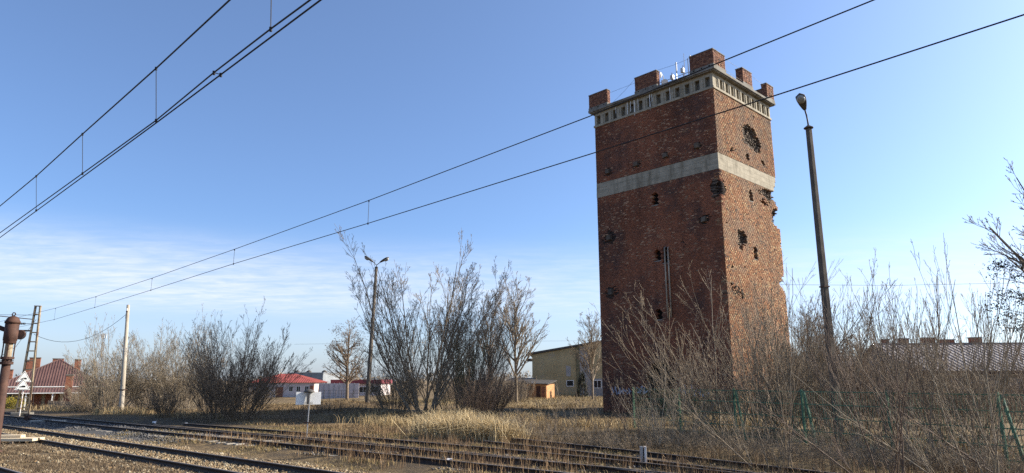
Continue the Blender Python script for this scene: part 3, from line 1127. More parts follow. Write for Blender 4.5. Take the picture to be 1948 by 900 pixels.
for dx, dz, r_, tl in ((1.9, 1.25, .24, .9), (1.7, .55, .22, -.5), (-.9, .3, .26, .2), (2.4, .35, .2, .3), (-1.5, .7, .16, .4)):
    m2 = MB().lathe([(.02, 0), (r_ * .6, .05), (r_, .14), (r_ + .015, .16), (r_ * .9, .15), (.02, .04)], 14)
    m2.xf(Matrix.Translation((dx, -.1, dz)) @ Matrix.Rotation(tl, 4, 'Z') @ Matrix.Rotation(math.pi / 2, 4, 'X'))
    di = m2.build('dish', M['white'], ant, smooth=True)
    MB().tube([(dx, .05, 0), (dx, .05, dz)], .03, 5).build('dish_mount', M['galv'], di)
MB().tube([(2.5, 0, .75), (-1.6, 0, .75)], .025, 5).build('rail', M['galv'], ant)
for dx, dy, zt_ in ((1.25, .2, 1.3), (.35, .3, 1.6), (-.2, .1, 1.9), (-1.35, .2, 1.4), (2.1, .1, .95)):
    MB().tube([(dx, dy, 0), (dx, dy, zt_)], .03, 5).build('mast', M['lamp_metal'], ant)
for dx, zt_ in ((1.25, 1.0), (.35, 1.25), (-1.35, 1.0)):
    MB().box(dx - .12, dx + .12, .1, .3, zt_ - .25, zt_ + .1).build('radio_unit', M['galv'], ant, bevel=.02)

# ------------------------------------------------------------------ overhead lines
def wire_poly(pix, z=5.76):
    return [G(x, y, z) for x, y in pix]


def z_at(P, x, y):
    d = ray(x, y)
    return CAM_Z + d[2] * np.hypot(P[0], P[1]) / np.hypot(d[0], d[1])


def extend(pts, n=1.0, back=1.0):
    a = pts[0] + (pts[0] - pts[1]) / np.linalg.norm(pts[0] - pts[1]) * n
    b = pts[-1] + (pts[-1] - pts[-2]) / np.linalg.norm(pts[-1] - pts[-2]) * back
    return [a] + list(pts) + [b]


def overhead(label, lines, droppers):
    root = empty('overhead_line', (0, 0, 0))
    for nm, pts, r_ in lines:
        MB().tube(pts, r_, 6).build(nm, M['wire'], root)
    for a, b in droppers:
        d = MB().tube([a, b], .0055, 4).build('dropper', M['wire'], root)
        for e in (a, b):
            MB().box(e[0] - .012, e[0] + .012, e[1] - .012, e[1] + .012, e[2] - .028, e[2] + .018).build('clamp', M['wire'], d)
    return tag(root, label, 'overhead line', 'overhead lines above the tracks')


c1 = wire_poly([(0, 443), (157, 330), (297, 229), (407, 138), (515, 55), (590, 0)])
c2 = wire_poly([(0, 452), (297, 234), (420, 142), (610, 0)])
mess_pix = [(0, 392), (69, 335), (157, 255), (297, 130), (437, 0)]
mess = [G(x, y, 6.49) for x, y in mess_pix]
dr = []
for q, q2 in [((157, 330), (157, 255)), ((297, 229), (297, 130)), ((69, 400), (69, 335)), ((515, 55), (517, -60))]:
    P = G(*q, 5.76)
    T_ = G(*q2, 6.49)
    dr.append((P, T_))
dr.append((G(407, 138, 5.76), G(420, 142, 5.76)))
overhead('heavy trio of overhead wires crossing the upper left sky', [('contact_wire', extend(c1, 40, 14), .0095), ('contact_wire', extend(c2, 40, 14), .0095), ('messenger_wire', extend(mess, 40, 14), .0115)], dr)

far_low = [(0, 630), (103, 608), (180, 585), (287, 552), (444, 502), (700, 425), (1133, 290), (1480, 180), (1948, 28)]
fl = wire_poly(far_low)
far_up = [(0, 612), (103, 587), (180, 565), (287, 530), (444, 475), (700, 382), (1120, 222), (1356, 124), (1662, 0)]
fu = []
for (x, y) in far_up:
    # same vertical plane as the contact wire
    d = ray(x, y)
    best = None
    for i in range(len(fl) - 1):
        a, b = fl[i][:2], fl[i + 1][:2]
        m_ = np.array([[d[0], -(b - a)[0]], [d[1], -(b - a)[1]]])
        k, t = np.linalg.solve(m_, a)
        if k > 0 and (-.02 <= t <= 1.02 or (i == 0 and t < 0) or (i == len(fl) - 2 and t > 1)):
            best = CAM + d * k
            break
    if best is not None:
        fu.append(best)
dr = []
for x, y, y2 in ((103, 608, 587), (180, 585, 565), (287, 552, 530), (444, 502, 475), (700, 425, 382)):
    P = G(x, y, 5.76)
    dr.append((P, np.array([P[0], P[1], z_at(P, x, y2)])))
overhead('thin pair of overhead wires running across the picture in front of the tower', [('contact_wire', extend(fl, 20, 18), .0085), ('messenger_wire', extend(fu, 20, 14), .0085)], dr)

pl = [atF(1380, 541, 95), atF(1700, 543, 92), atF(2100, 535, 90)]
tag(MB().tube(pl, .022, 5).build('power_cable', M['wire']), 'thin cable low in the sky beyond the right-hand thicket', 'cable')
bp = [atF(560, 655, 120), atF(900, 650, 122), atF(1144, 648, 124)]
tag(MB().tube(bp, .014, 5).build('power_cable', M['wire']), 'faint cable behind the bare trees left of the tower', 'cable')

# ------------------------------------------------------------------ vegetation
def unit(v):
    return v / np.maximum(np.linalg.norm(v, axis=-1, keepdims=True), 1e-9)


def curves(r2, S, D, L, m, up, wob):
    n = len(S)
    u = np.linspace(0, 1, m)
    pts = S[:, None] + D[:, None] * (L[:, None] * u)[..., None]
    pts[..., 2] += (L[:, None] * up) * u ** 2
    w = np.cumsum(r2.normal(0, 1, (n, m, 3)), 1) * wob * (L / m)[:, None, None]
    w -= w[:, :1]
    return pts + w


def children(r2, P, R, k, tmin, tmax, ang, ratio, L, upb):
    n, m, _ = P.shape
    pi = np.repeat(np.arange(n), k)
    t = r2.uniform(tmin, tmax, len(pi))
    x = t * (m - 1)
    i = np.minimum(x.astype(int), m - 2)
    f = (x - i)[:, None]
    S = P[pi, i] * (1 - f) + P[pi, i + 1] * f
    tan = unit(P[pi, i + 1] - P[pi, i])
    v = unit(np.cross(tan, r2.normal(0, 1, (len(pi), 3))))
    a = np.radians(r2.uniform(ang[0], ang[1], len(pi)))[:, None]
    D = tan * np.cos(a) + v * np.sin(a)
    D[:, 2] += upb
    D = unit(D)
    Lc = L[pi] * ratio * (1.15 - .75 * t) * r2.uniform(.55, 1.2, len(pi))
    Rp = R[pi, i] * (1 - f[:, 0]) + R[pi, i + 1] * f[:, 0]
    return S, D, Lc, Rp


def tubes(P, R, k):
    n, m, _ = P.shape
    d = unit(P[:, -1] - P[:, 0])
    ref = np.where(np.abs(d[:, 2:3]) < .8, np.array([[0, 0, 1.]]), np.array([[1., 0, 0]]))
    u = unit(np.cross(d, ref))
    w = np.cross(d, u)
    a = 2 * np.pi * np.arange(k) / k
    ring = np.cos(a)[None, :, None] * u[:, None] + np.sin(a)[None, :, None] * w[:, None]
    V = P[:, :, None] + R[:, :, None, None] * ring[:, None]
    i = np.arange(n * m * k).reshape(n, m, k)
    Q = np.stack([i[:, :-1], np.roll(i[:, :-1], -1, 2), np.roll(i[:, 1:], -1, 2), i[:, 1:]], -1).reshape(-1, 4)
    return V.reshape(-1, 3), Q


def join(parts):
    Vs, Qs, off = [], [], 0
    for V, Q in parts:
        Vs.append(V)
        Qs.append(Q + off)
        off += len(V)
    return np.concatenate(Vs), np.concatenate(Qs)


def plant_meshes(seed, h, stems, base_r, lean, r0, rmin, lv, m0=8, up0=.15, wob0=.07, hvar=(.55, 1.0), split=1, at=None):
    """returns (stem mesh, twig mesh, twig polylines). lv = [(k, tmin, tmax, (ang), ratio, upbias), ...]"""
    r2 = np.random.default_rng(seed)
    a = r2.uniform(0, 2 * np.pi, stems)
    rr = base_r * np.sqrt(r2.random(stems))
    S = np.stack([rr * np.cos(a), rr * np.sin(a), np.full(stems, -.15)], -1)
    if at is not None:
        S = at + S * np.array([1, 1, 1.])
    le = np.radians(lean) * np.sqrt(r2.random(stems))
    a2 = a + r2.normal(0, .6, stems)
    D = np.stack([np.sin(le) * np.cos(a2), np.sin(le) * np.sin(a2), np.cos(le)], -1)
    L = h * r2.uniform(hvar[0], hvar[1], stems) / (1 + up0)
    L[0] = h * hvar[1] / (1 + up0)
    if stems > 30:
        L *= 1.04 - .24 * (le / math.radians(lean)) ** 2
    P = curves(r2, S, D, L, m0, up0, wob0)
    u = np.linspace(0, 1, m0)
    R = (r0 * (L / h) * r2.uniform(.7, 1.1, stems))[:, None] * (1 - .86 * u) + rmin * .8
    levels = [(P, R)]
    for i, (k, t0, t1, ang, ratio, upb) in enumerate(lv):
        S, D, Lc, Rp = children(r2, P, R, k, t0, t1, ang, ratio, L, upb)
        m = max(3, 6 - i)
        P = curves(r2, S, D, Lc, m, .10, .075)
        u = np.linspace(0, 1, m)
        R = np.maximum(Rp[:, None] * .62 * (1 - .7 * u), rmin)
        L = Lc
        levels.append((P, R))
    sides = [6, 4, 3, 3, 3]
    stem = join([tubes(*levels[i], sides[i]) for i in range(split)])
    twig = join([tubes(*levels[i], sides[i]) for i in range(split, len(levels))])
    return np_mesh('stems', *stem, smooth=True), np_mesh('twigs', *twig, smooth=True), levels[-1]


PROTO = {}
PROTO['fan'] = plant_meshes(1, 6.0, 50, .6, 50, .028, .0046, [(9, .08, 1, (10, 36), .50, .20), (5, .15, 1, (18, 45), .48, .10), (4, .2, 1, (20, 50), .46, .05)])[:2]
PROTO['fan2'] = plant_meshes(2, 6.0, 42, .9, 46, .030, .0046, [(9, .1, 1, (10, 34), .50, .26), (5, .15, 1, (18, 45), .48, .14), (4, .2, 1, (20, 50), .46, .05)])[:2]
PROTO['open'] = plant_meshes(12, 6.0, 26, 1.0, 46, .030, .0046, [(6, .08, 1, (10, 34), .58, .22), (3, .15, 1, (16, 42), .50, .10), (2, .3, 1, (20, 45), .46, .05)])[:2]
PROTO['shoot'] = plant_meshes(3, 6.0, 24, .9, 28, .027, .0044, [(5, .1, .85, (8, 22), .62, .40), (3, .2, 1, (14, 34), .45, .25), (2, .3, 1, (18, 40), .40, .1)], wob0=.05)[:2]
PROTO['near'] = plant_meshes(14, 6.0, 11, 1.1, 44, .034, .0040, [(5, .1, .95, (12, 40), .50, .18), (4, .2, 1, (16, 45), .42, .08), (2, .3, 1, (20, 45), .42, .05)], hvar=(.45, 1))[:2]
PROTO['sapling'] = plant_meshes(5, 3.0, 7, .35, 30, .017, .0038, [(7, .2, 1, (14, 40), .42, .35), (4, .3, 1, (15, 45), .4, .2)], hvar=(.5, 1))[:2]
PROTO['multi'] = plant_meshes(6, 10.3, 15, .6, 34, .072, .0060, [(12, .12, 1, (15, 40), .48, .34), (7, .15, 1, (18, 45), .48, .16), (5, .2, 1, (20, 48), .46, .08), (2, .3, 1, (22, 48), .45, 0)], hvar=(.6, 1), split=2, wob0=.06)[:2]
PROTO['tree'] = plant_meshes(7, 11.0, 1, .05, 4, .20, .0085, [(28, .22, .98, (26, 56), .50, .26), (10, .2, 1, (18, 45), .50, .12), (6, .2, 1, (18, 45), .50, .05), (3, .3, 1, (18, 45), .5, 0)], split=2, up0=0, wob0=.05)[:2]
PROTO['oval'] = plant_meshes(8, 10.0, 1, .05, 3, .22, .0085, [(36, .20, .98, (38, 70), .34, .22), (9, .2, 1, (22, 55), .45, .08), (6, .2, 1, (22, 55), .45, 0), (2, .3, 1, (22, 55), .5, 0)], split=2, up0=0, wob0=.04)[:2]


def scrub(name, label, cat, C, h, per, base_r, lean, r0, rmin, lv, mat, seed, hvar=(.4, 1.0)):
    """uncountable low growth: one mass of thin stems"""
    at = np.repeat(C, per, 0)
    at[:, 2] = ground_z(at[:, 0], at[:, 1])
    a, b, _ = plant_meshes(seed, h, len(at), base_r, lean, r0, rmin, lv, m0=5, hvar=hvar, at=at)
    root = link(name, a, M[mat])
    link('twigs', b, M[mat], root)
    return tag(root, label, cat, kind='stuff')


def plant(kind, name, label, cat, loc, h, ref_h, mat, rz=None, sx=1.0, group=None, names=('stems', 'twigs'), tilt=(0, 0)):
    o = empty(name, (loc[0], loc[1], gz(loc)), random.uniform(0, 6.28) if rz is None else rz)
    k = h / ref_h
    o.scale = (k * sx, k * sx, k)
    o.rotation_euler[0], o.rotation_euler[1] = tilt
    for nm, me in zip(names, PROTO[kind]):
        p = bpy.data.objects.new(nm, me)
        if not me.materials:
            me.materials.append(M[mat])
        col.objects.link(p)
        p.parent = o
        p.material_slots[0].link = 'OBJECT'
        p.material_slots[0].material = M[mat]
    tag(o, label, cat, group)
    return o


TREE = ('trunk', 'crown')
random.seed(21)
BUSH = 'bare shrubs beside the sidings'
plant('fan2', 'bare_shrub', 'pale twiggy shrub just left of the pale leaning pole', 'shrub', G(205, 783), 6.3, 6, 'bark_pale', sx=1.15, group=BUSH)
plant('fan', 'bare_shrub', 'broad pale brown shrub right behind the pale leaning pole', 'shrub', G(285, 780), 7.3, 6, 'bark_pale', sx=1.1, group=BUSH)
plant('fan2', 'bare_shrub', 'pale brown shrub between the pale pole and the dense dark bush', 'shrub', G(345, 781), 7.0, 6, 'bark_pale', group=BUSH)
plant('fan', 'bare_shrub', 'small dark vase-shaped shrub below the broad pale shrubs', 'shrub', G(312, 794), 2.6, 6, 'bark_dark', sx=.95, group=BUSH)
plant('fan', 'bare_shrub', 'large dense dark bush left of the white board sign', 'shrub', G(455, 800), 6.6, 6, 'bark_dark', sx=1.08, group=BUSH)
plant('fan2', 'bare_shrub', 'dark bush crowding the left side of the large dense bush', 'shrub', G(418, 797), 5.9, 6, 'bark_dark', sx=.95, group=BUSH)
plant('fan', 'bare_shrub', 'low pale shrub against the house at far left', 'shrub', atF(165, 780, 62), 4.2, 6, 'bark', group=BUSH)
plant('multi', 'bare_tree', 'tall multi-stemmed bare tree right of the twin-headed lamp', 'tree', G(806, 795), 10.5, 10.3, 'bark', names=TREE, rz=.4, sx=1.12)
plant('fan2', 'bare_shrub', 'tangle of stems at the left foot of the tall multi-stemmed tree', 'shrub', G(752, 788), 5.2, 6, 'bark', group=BUSH)
plant('multi', 'bare_tree', 'smaller many-stemmed tree between the tall multi-stemmed tree and the round-crowned one', 'tree', G(895, 789), 8.2, 10.3, 'bark', names=TREE, rz=2.2, sx=.95)
plant('shoot', 'bare_shrub', 'upright shrub just right of the tall multi-stemmed tree', 'shrub', G(872, 792), 7.6, 6, 'bark_green', sx=.9, group=BUSH)
plant('shoot', 'bare_shrub', 'slender upright shrub behind the pale grass clump', 'shrub', G(912, 790), 7.2, 6, 'bark', sx=.9, group=BUSH)
plant('fan', 'bare_shrub', 'reddish bushy shrub behind the right end of pale grass clump', 'shrub', G(935, 797), 3.6, 6, 'bark_red', group=BUSH)
plant('fan2', 'bare_shrub', 'low reddish shrub left of the orange shed', 'shrub', G(905, 800), 3.0, 6, 'bark_red', group=BUSH)
plant('tree', 'bare_tree', 'round-crowned bare tree standing left of the ochre building', 'tree', atF(982, 762, 72), 12.0, 11, 'bark', names=TREE, rz=1.0)
plant('tree', 'bare_tree', 'slim bare tree behind the tall multi-stemmed tree, left of its neighbour', 'tree', atF(925, 765, 66), 10.6, 11, 'bark_dark', names=TREE, rz=2.4, sx=.7)
plant('oval', 'bare_tree', 'small oval tree with withered leaves behind the twin-headed lamp', 'tree', atF(661, 757, 88), 10.6, 10, 'bark_dark', names=TREE, rz=.7, sx=1.1)
plant('tree', 'bare_tree', 'bare tree in front of the ochre wall, touching the tower edge', 'tree', atF(1128, 765, 78), 9.4, 11, 'bark', names=TREE, rz=4.1)
plant('oval', 'bare_tree', 'far tree peeping over the ridge of the brown-roofed house', 'tree', atF(118, 770, 125), 7.6, 10, 'bark', names=TREE)
R_T = 'bare shrubs in the thicket at right'
for kind, x, y, h, mt, sx, lab in [
        ('open', 1405, 826, 7.4, 'bark', 1.15, 'widest shrub, spreading before the near corner of the tower'),
        ('open', 1455, 826, 7.0, 'bark', 1.0, 'leggy shrub below the sunlit face of the tower'),
        ('open', 1330, 822, 5.2, 'bark', 1.0, 'arching shrub in front of the arched tower doorway'),
        ('shoot', 1515, 828, 6.6, 'bark', 1.0, 'upright shrub just left of the tall single lamp post'),
        ('shoot', 1560, 829, 6.5, 'bark_pale', 1.0, 'upright shrub directly behind the foot of the tall single lamp post'),
        ('open', 1640, 832, 5.8, 'bark', 1.0, 'open bushy shrub just right of the tall single lamp post'),
        ('shoot', 1690, 852, 5.9, 'bark_red', 1.1, 'reddish shrub with long whips in front of the grey roof'),
        ('shoot', 1780, 868, 5.9, 'bark', 1.1, 'tall whippy shrub left of the leafy right-edge tree'),
        ('shoot', 1840, 872, 5.7, 'bark', 1.0, 'tall bare whips in front of the long roof at right'),
        ('open', 1945, 880, 4.8, 'bark', 1.0, 'bushy shrub cut by the right edge of the picture'),
        ('sapling', 1250, 850, 3.3, 'bark_pale', 1.1, 'pale forked sapling just above the white marker post'),
        ('sapling', 1205, 838, 2.9, 'bark_red', 1.1, 'reddish sapling left of the white marker post'),
        ('open', 1275, 846, 2.7, 'bark_pale', 1.1, 'pale arching bush right above the white marker post'),
        ('sapling', 1100, 822, 2.6, 'bark', 1.0, 'thin sapling in the grass below the ochre building'),
        ('sapling', 1055, 818, 2.3, 'bark', 1.1, 'thin sapling in the grass below the orange shed'),
        ('sapling', 1145, 826, 2.4, 'bark_dark', 1.0, 'thin dark sapling before the left foot of the tower')]:
    plant(kind, 'bare_shrub' if kind != 'sapling' else 'sapling', lab, 'shrub' if kind != 'sapling' else 'sapling', G(x, y), h, 3.0 if kind == 'sapling' else 6, mt, sx=sx, group=R_T)
# nearer growth on the camera side, leaning left out of the ditch
for kind, x, y, h, mt, sx, ry, lab in [
        ('near', 1475, 893, 3.9, 'bark', 1.0, -10, 'near leggy shrub right of the white marker post, stems leaning left'),
        ('near', 1680, 908, 4.3, 'bark_red', 1.0, -14, 'near shrub leaning left towards the foot of the tall lamp post'),
        ('near', 1850, 918, 4.4, 'bark_pale', 1.0, -16, 'near pale-stemmed shrub leaning left at the bottom right'),
        ('near', 1990, 925, 4.6, 'bark_red', 1.0, -18, 'near shrub reaching in from the bottom right corner')]:
    plant(kind, 'bare_shrub', lab, 'shrub', G(x, y), h, 6, mt, sx=sx, group=R_T, rz=random.choice((0.0, .15, -.2)), tilt=(0, math.radians(ry)))
# taller growth behind the fence and far trees at right
for kind, x, F, h, ref, mt, sx, lab in [
        ('fan2', 1530, 46, 6.6, 6, 'bark_dark', 1.3, 'dark shrub behind the fence at the tower right edge'),
        ('fan', 1600, 48, 5.9, 6, 'bark_dark', 1.5, 'dark shrub behind the lamp post below the grey sky'),
        ('fan2', 1660, 50, 5.6, 6, 'bark', 1.4, 'brown shrub behind the fence left of the long roof'),
        ('tree', 1545, 70, 9.0, 11, 'bark_dark', 1.1, 'dark far tree between tower and tall lamp post'),
        ('oval', 1640, 74, 8.2, 10, 'bark_dark', 1.3, 'round far tree right of the tall lamp post'),
        ('oval', 1712, 76, 7.6, 10, 'bark_dark', 1.3, 'round far tree left of the long grey roof'),
        ('tree', 1585, 80, 9.2, 11, 'bark', 1.1, 'tall thin far tree directly behind the lamp post')]:
    isT = kind in ('tree', 'oval')
    plant(kind, 'bare_tree' if isT else 'bare_shrub', lab, 'tree' if isT else 'shrub', atF(x, 760, F), h, ref, mt, sx=sx, names=TREE if isT else ('stems', 'twigs'))
# right-edge tree with dark withered leaves
P_R = atF(2085, 800, 30)
rt = plant('tree', 'leafy_tree', 'bare tree leaning in at the right edge with dark leaf clusters', 'tree', P_R, 13.0, 11, 'bark_dark', names=TREE, rz=2.0, sx=1.0)


def leaf_cloud(name, centers, n, spread, size, mat, parent=None, seed=0, kind=None):
    r2 = np.random.default_rng(seed)
    c = np.array(centers)[r2.integers(0, len(centers), n)] + r2.normal(0, 1, (n, 3)) * np.array(spread)
    a = unit(r2.normal(0, 1, (n, 3)))
    b = unit(np.cross(a, r2.normal(0, 1, (n, 3))))
    s_ = size * r2.uniform(.5, 1.3, (n, 1))
    V = np.stack([c - a * s_, c + b * s_ * .45, c + a * s_, c - b * s_ * .45], 1)
    Q = np.arange(n * 4).reshape(-1, 4)
    o = link(name, np_mesh(name, V, Q), M[mat], parent)
    if kind:
        o['kind'] = kind
    return o


cs = []
rr_ = random.Random(4)
for k in range(26):
    x, y = rr_.uniform(1885, 1965), rr_.uniform(492, 640)
    cs.append(atF(x, y, rr_.uniform(28, 31)))
lv = leaf_cloud('leaves', cs, 1900, (.22, .3, .12), .055, 'evergreen', None, 5)
inv_m = Matrix.LocRotScale(rt.location, rt.rotation_euler, rt.scale).inverted()
lv.data.transform(inv_m)
lv.parent = rt
bm_ = MB()
for k in range(0, 26, 2):
    a = Vector(cs[k])
    b = Vector(atF(2060, 560 + rr_.uniform(-40, 80), 30))
    mid = a.lerp(b, .5) + Vector((0, 0, -.25))
    bm_.tube([b, mid, a], [.03, .02, .008], 4, False)
bb_ = bm_.build('limb', M['bark_dark'])
bb_.data.transform(inv_m)
bb_.parent = rt

# withered leaves on the small oval tree behind the lamp
ov = [o for o in col.objects if o.get('label', '').startswith('small oval tree')][0]
inv_o = Matrix.LocRotScale(ov.location, ov.rotation_euler, ov.scale).inverted()
cs = [atF(661 + 38 * math.cos(a) * q, 665 + 50 * math.sin(a) * q, 88 + random.uniform(-2.5, 2.5)) for a, q in [(random.uniform(0, 6.28), random.random() ** .5) for _ in range(60)]]
lv = leaf_cloud('leaves', cs, 2600, (.35, .35, .35), .085, 'dead_leaf', None, 6)
lv.data.transform(inv_o)
lv.parent = ov

# brambles and low scrub along the sidings and the fence
random.seed(8)
LV = [(4, .15, 1, (15, 50), .5, .05), (3, .2, 1, (20, 60), .5, 0)]
spots = [(990, 812), (1030, 826), (1075, 838), (1120, 842), (1165, 848), (1200, 855), (1300, 852), (1345, 858), (1390, 862), (1430, 868), (1475, 872), (1520, 876),
         (1560, 880), (1605, 884), (1650, 886), (1695, 890), (1740, 893), (1790, 896), (1840, 899), (1890, 902), (1935, 905), (1260, 835), (1360, 838), (1480, 845), (1600, 862), (1700, 868), (1810, 878), (1910, 884)]
C = np.array([G(x + random.uniform(-14, 14), y + random.uniform(-6, 6)) for x, y in spots for _ in range(4)])
scrub('bramble_scrub', 'knee-high tangle of bare brown brambles along the foot of the right-hand thicket', 'brambles', C, 1.15, 11, .5, 62, .007, .0033, LV, 'bark', 61)
spots = [(700, 788), (735, 796), (560, 800), (640, 792), (250, 790), (350, 795), (385, 800), (520, 800), (150, 782), (110, 781), (185, 785), (780, 803), (845, 800), (960, 806), (610, 790), (660, 786), (720, 784), (590, 795)]
C = np.array([G(x + random.uniform(-14, 14), y + random.uniform(-3, 3)) for x, y in spots for _ in range(4)])
scrub('bramble_scrub', 'low grey-brown brambles under the shrubs and trees left of the tower', 'brambles', C, .95, 11, .7, 62, .008, .0045, LV, 'bark_dark', 62)
C = np.array([atF(random.uniform(120, 500), 775, random.uniform(72, 110)) for _ in range(150)] + [atF(random.uniform(840, 1000), 765, random.uniform(70, 88)) for _ in range(70)])
scrub('distant_scrub', 'hazy brown scrub filling the gaps far behind the left-hand shrubs', 'scrub', C, 3.4, 9, 1.1, 34, .022, .011, LV, 'bark', 63)
C = np.array([atF(random.uniform(1480, 2050), 765, random.uniform(42, 57)) for _ in range(170)])
scrub('distant_scrub', 'dark scrub behind the green fence, in front of the long building', 'scrub', C, 3.5, 9, .9, 34, .016, .008, LV, 'bark_dark', 64)

random.seed(91)
cw = []
for k in range(520):
    px_ = random.uniform(-260, 1240)
    F_w = random.uniform(230, 330)
    q_ = atF(px_, 723, F_w)
    hw_ = 2.2 + 2.4 * math.sin(px_ * .021) ** 2 + random.uniform(-.6, 1.6)
    for j_ in range(3):
        cw.append(np.array([q_[0], q_[1], -1.0 + hw_ * (j_ + .4) / 2.6]))
tag(leaf_cloud('distant_woods', cw, 15000, (2.6, 2.0, .7), .55, 'bark', None, 92), 'low brown line of distant bare woods on the horizon', 'woods', kind='stuff')

# ------------------------------------------------------------------ grass, weeds, stones (uncountable)
def blades(r2, C, n_each, h, spread, lean, width, col_a, col_b, flop=0.6):
    n = len(C)
    idx_ = np.repeat(np.arange(n), n_each)
    k = len(idx_)
    B = C[idx_].copy()
    B[:, :2] += r2.normal(0, spread, (k, 2))
    B[:, 2] = ground_z(B[:, 0], B[:, 1]) - .02
    a = r2.uniform(0, 2 * np.pi, k)
    H_ = h * r2.uniform(.45, 1.15, k) * (np.ones(n) if np.isscalar(h) else 1)[0 if np.isscalar(h) else slice(None)] if np.isscalar(h) else h[idx_] * r2.uniform(.45, 1.15, k)
    ln = np.abs(r2.normal(0, lean, k))
    dx, dy = np.cos(a), np.sin(a)
    mid = B + np.stack([dx * H_ * ln * .45, dy * H_ * ln * .45, H_ * .62], -1)
    tip = B + np.stack([dx * H_ * ln * (1 + flop), dy * H_ * ln * (1 + flop), H_ * (1 - .35 * np.minimum(ln, 1.5))], -1)
    a2 = r2.uniform(0, 2 * np.pi, k)
    w = np.stack([np.cos(a2), np.sin(a2), 0 * a2], -1) * (width * r2.uniform(.6, 1.3, k))[:, None]
    V = np.stack([B - w, B + w, mid + w * .8, mid - w * .8, tip], 1)
    b0 = (np.arange(k) * 5)[:, None]
    Qd = b0 + np.array([0, 1, 2, 3])
    Tr = b0 + np.array([3, 2, 4])
    t = r2.random((k, 1))
    c = np.array(col_a) * (1 - t) + np.array(col_b) * t
    return V.reshape(-1, 3), Qd, Tr, np.concatenate([c, c * 1.08])


def grass_obj(name, label, cat, C, **kw):
    r2 = np.random.default_rng(len(C) + 17)
    V, Qd, Tr, c = blades(r2, C, **kw)
    o = link(name, np_mesh(name, V, Qd, Tr, fcol=c), M['grass'])
    return tag(o, label, cat, kind='stuff')


def scatter(r2, n, s0, s1, p0, p1, keep=None):
    s = r2.uniform(s0, s1, n)
    p = r2.uniform(p0, p1, n)
    if keep is not None:
        k = keep(s, p)
        s, p = s[k], p[k]
    return TT * s[:, None] + NN * p[:, None]


g2 = np.random.default_rng(77)


def patchy(sc_, seed, th):
    return lambda s, p: vnoise(s + 80, p + 80, sc_, seed) > th


# short dry turf in the field behind the sidings
C = scatter(g2, 24000, -2, 62, 19, 50, lambda s, p: vnoise(s + 80, p + 80, .35, 3) * .7 + vnoise(s + 80, p + 80, 1.1, 4) * .5 > .60)
grass_obj('dry_grass', 'short straw-coloured winter grass covering the field behind the sidings', 'grass', C, n_each=6, h=.21, spread=.16, lean=.75, width=.010, col_a=(.10, .07, .04), col_b=(.34, .235, .12))
C = scatter(g2, 9000, 30, 95, 44, 92)
grass_obj('dry_grass', 'pale distant grass strip in front of the ochre building', 'grass', C, n_each=5, h=.32, spread=.4, lean=.7, width=.014, col_a=(.27, .20, .10), col_b=(.46, .35, .18))
# pale tussocks
cl_px = [(835, 830), (860, 832), (885, 832), (910, 834), (932, 836), (870, 822), (900, 822), (845, 818), (925, 824), (880, 812), (950, 838), (820, 822)]
C = np.concatenate([G(x, y)[None] + np.concatenate([g2.normal(0, .42, (26, 2)), np.zeros((26, 1))], 1) for x, y in cl_px])
grass_obj('tall_grass', 'clump of tall pale bleached grass below the tall multi-stemmed tree', 'grass', C, n_each=26, h=.95, spread=.16, lean=.62, width=.0085, col_a=(.38, .285, .15), col_b=(.68, .54, .31), flop=1.1)
cl_px = [(1108, 812), (1120, 806), (985, 800), (1000, 806), (1395, 805), (1420, 812), (1465, 818), (1310, 812), (1330, 805), (1010, 800), (1180, 815), (1600, 838), (1690, 846), (1790, 856), (1880, 864), (1760, 850), (1650, 842), (620, 772), (655, 770), (590, 772), (230, 787), (215, 788), (265, 787), (340, 792), (390, 796), (130, 782), (85, 779), (715, 806), (745, 810), (690, 800), (770, 812), (800, 815)]
C = np.concatenate([G(x, y)[None] + np.concatenate([g2.normal(0, .7, (16, 2)), np.zeros((16, 1))], 1) for x, y in cl_px])
grass_obj('tall_grass', 'scattered knee-high tufts of pale grass along fence and scrub', 'grass', C, n_each=16, h=.62, spread=.2, lean=.6, width=.0085, col_a=(.30, .215, .105), col_b=(.54, .41, .215), flop=.9)
# brown seed stalks between the sidings
C = scatter(g2, 2600, 2, 27, 12.2, 20, lambda s, p: vnoise(s + 80, p + 80, .8, 9) > .38)
grass_obj('dead_weeds', 'thin brown dead weed stalks growing between the sidings', 'weeds', C, n_each=4, h=.42, spread=.10, lean=.22, width=.0055, col_a=(.13, .075, .04), col_b=(.34, .225, .12), flop=.2)
C = scatter(g2, 9000, 2, 34, 11.4, 20, lambda s, p: vnoise(s + 80, p + 80, .5, 19) > .42)
grass_obj('dry_grass', 'sparse yellowish grass between the second track and the running line', 'grass', C, n_each=6, h=.13, spread=.10, lean=.8, width=.006, col_a=(.17, .13, .05), col_b=(.40, .30, .14))
# dead matted weeds on the near verge
C = scatter(g2, 9000, 8, 36, 5.5, 8.35, lambda s, p: vnoise(s + 80, p + 80, .7, 23) > .25)
grass_obj('dead_weeds', 'matted grey-brown dead weeds on the verge nearest the camera', 'weeds', C, n_each=8, h=.12, spread=.09, lean=.9, width=.0045, col_a=(.085, .060, .038), col_b=(.24, .175, .105))

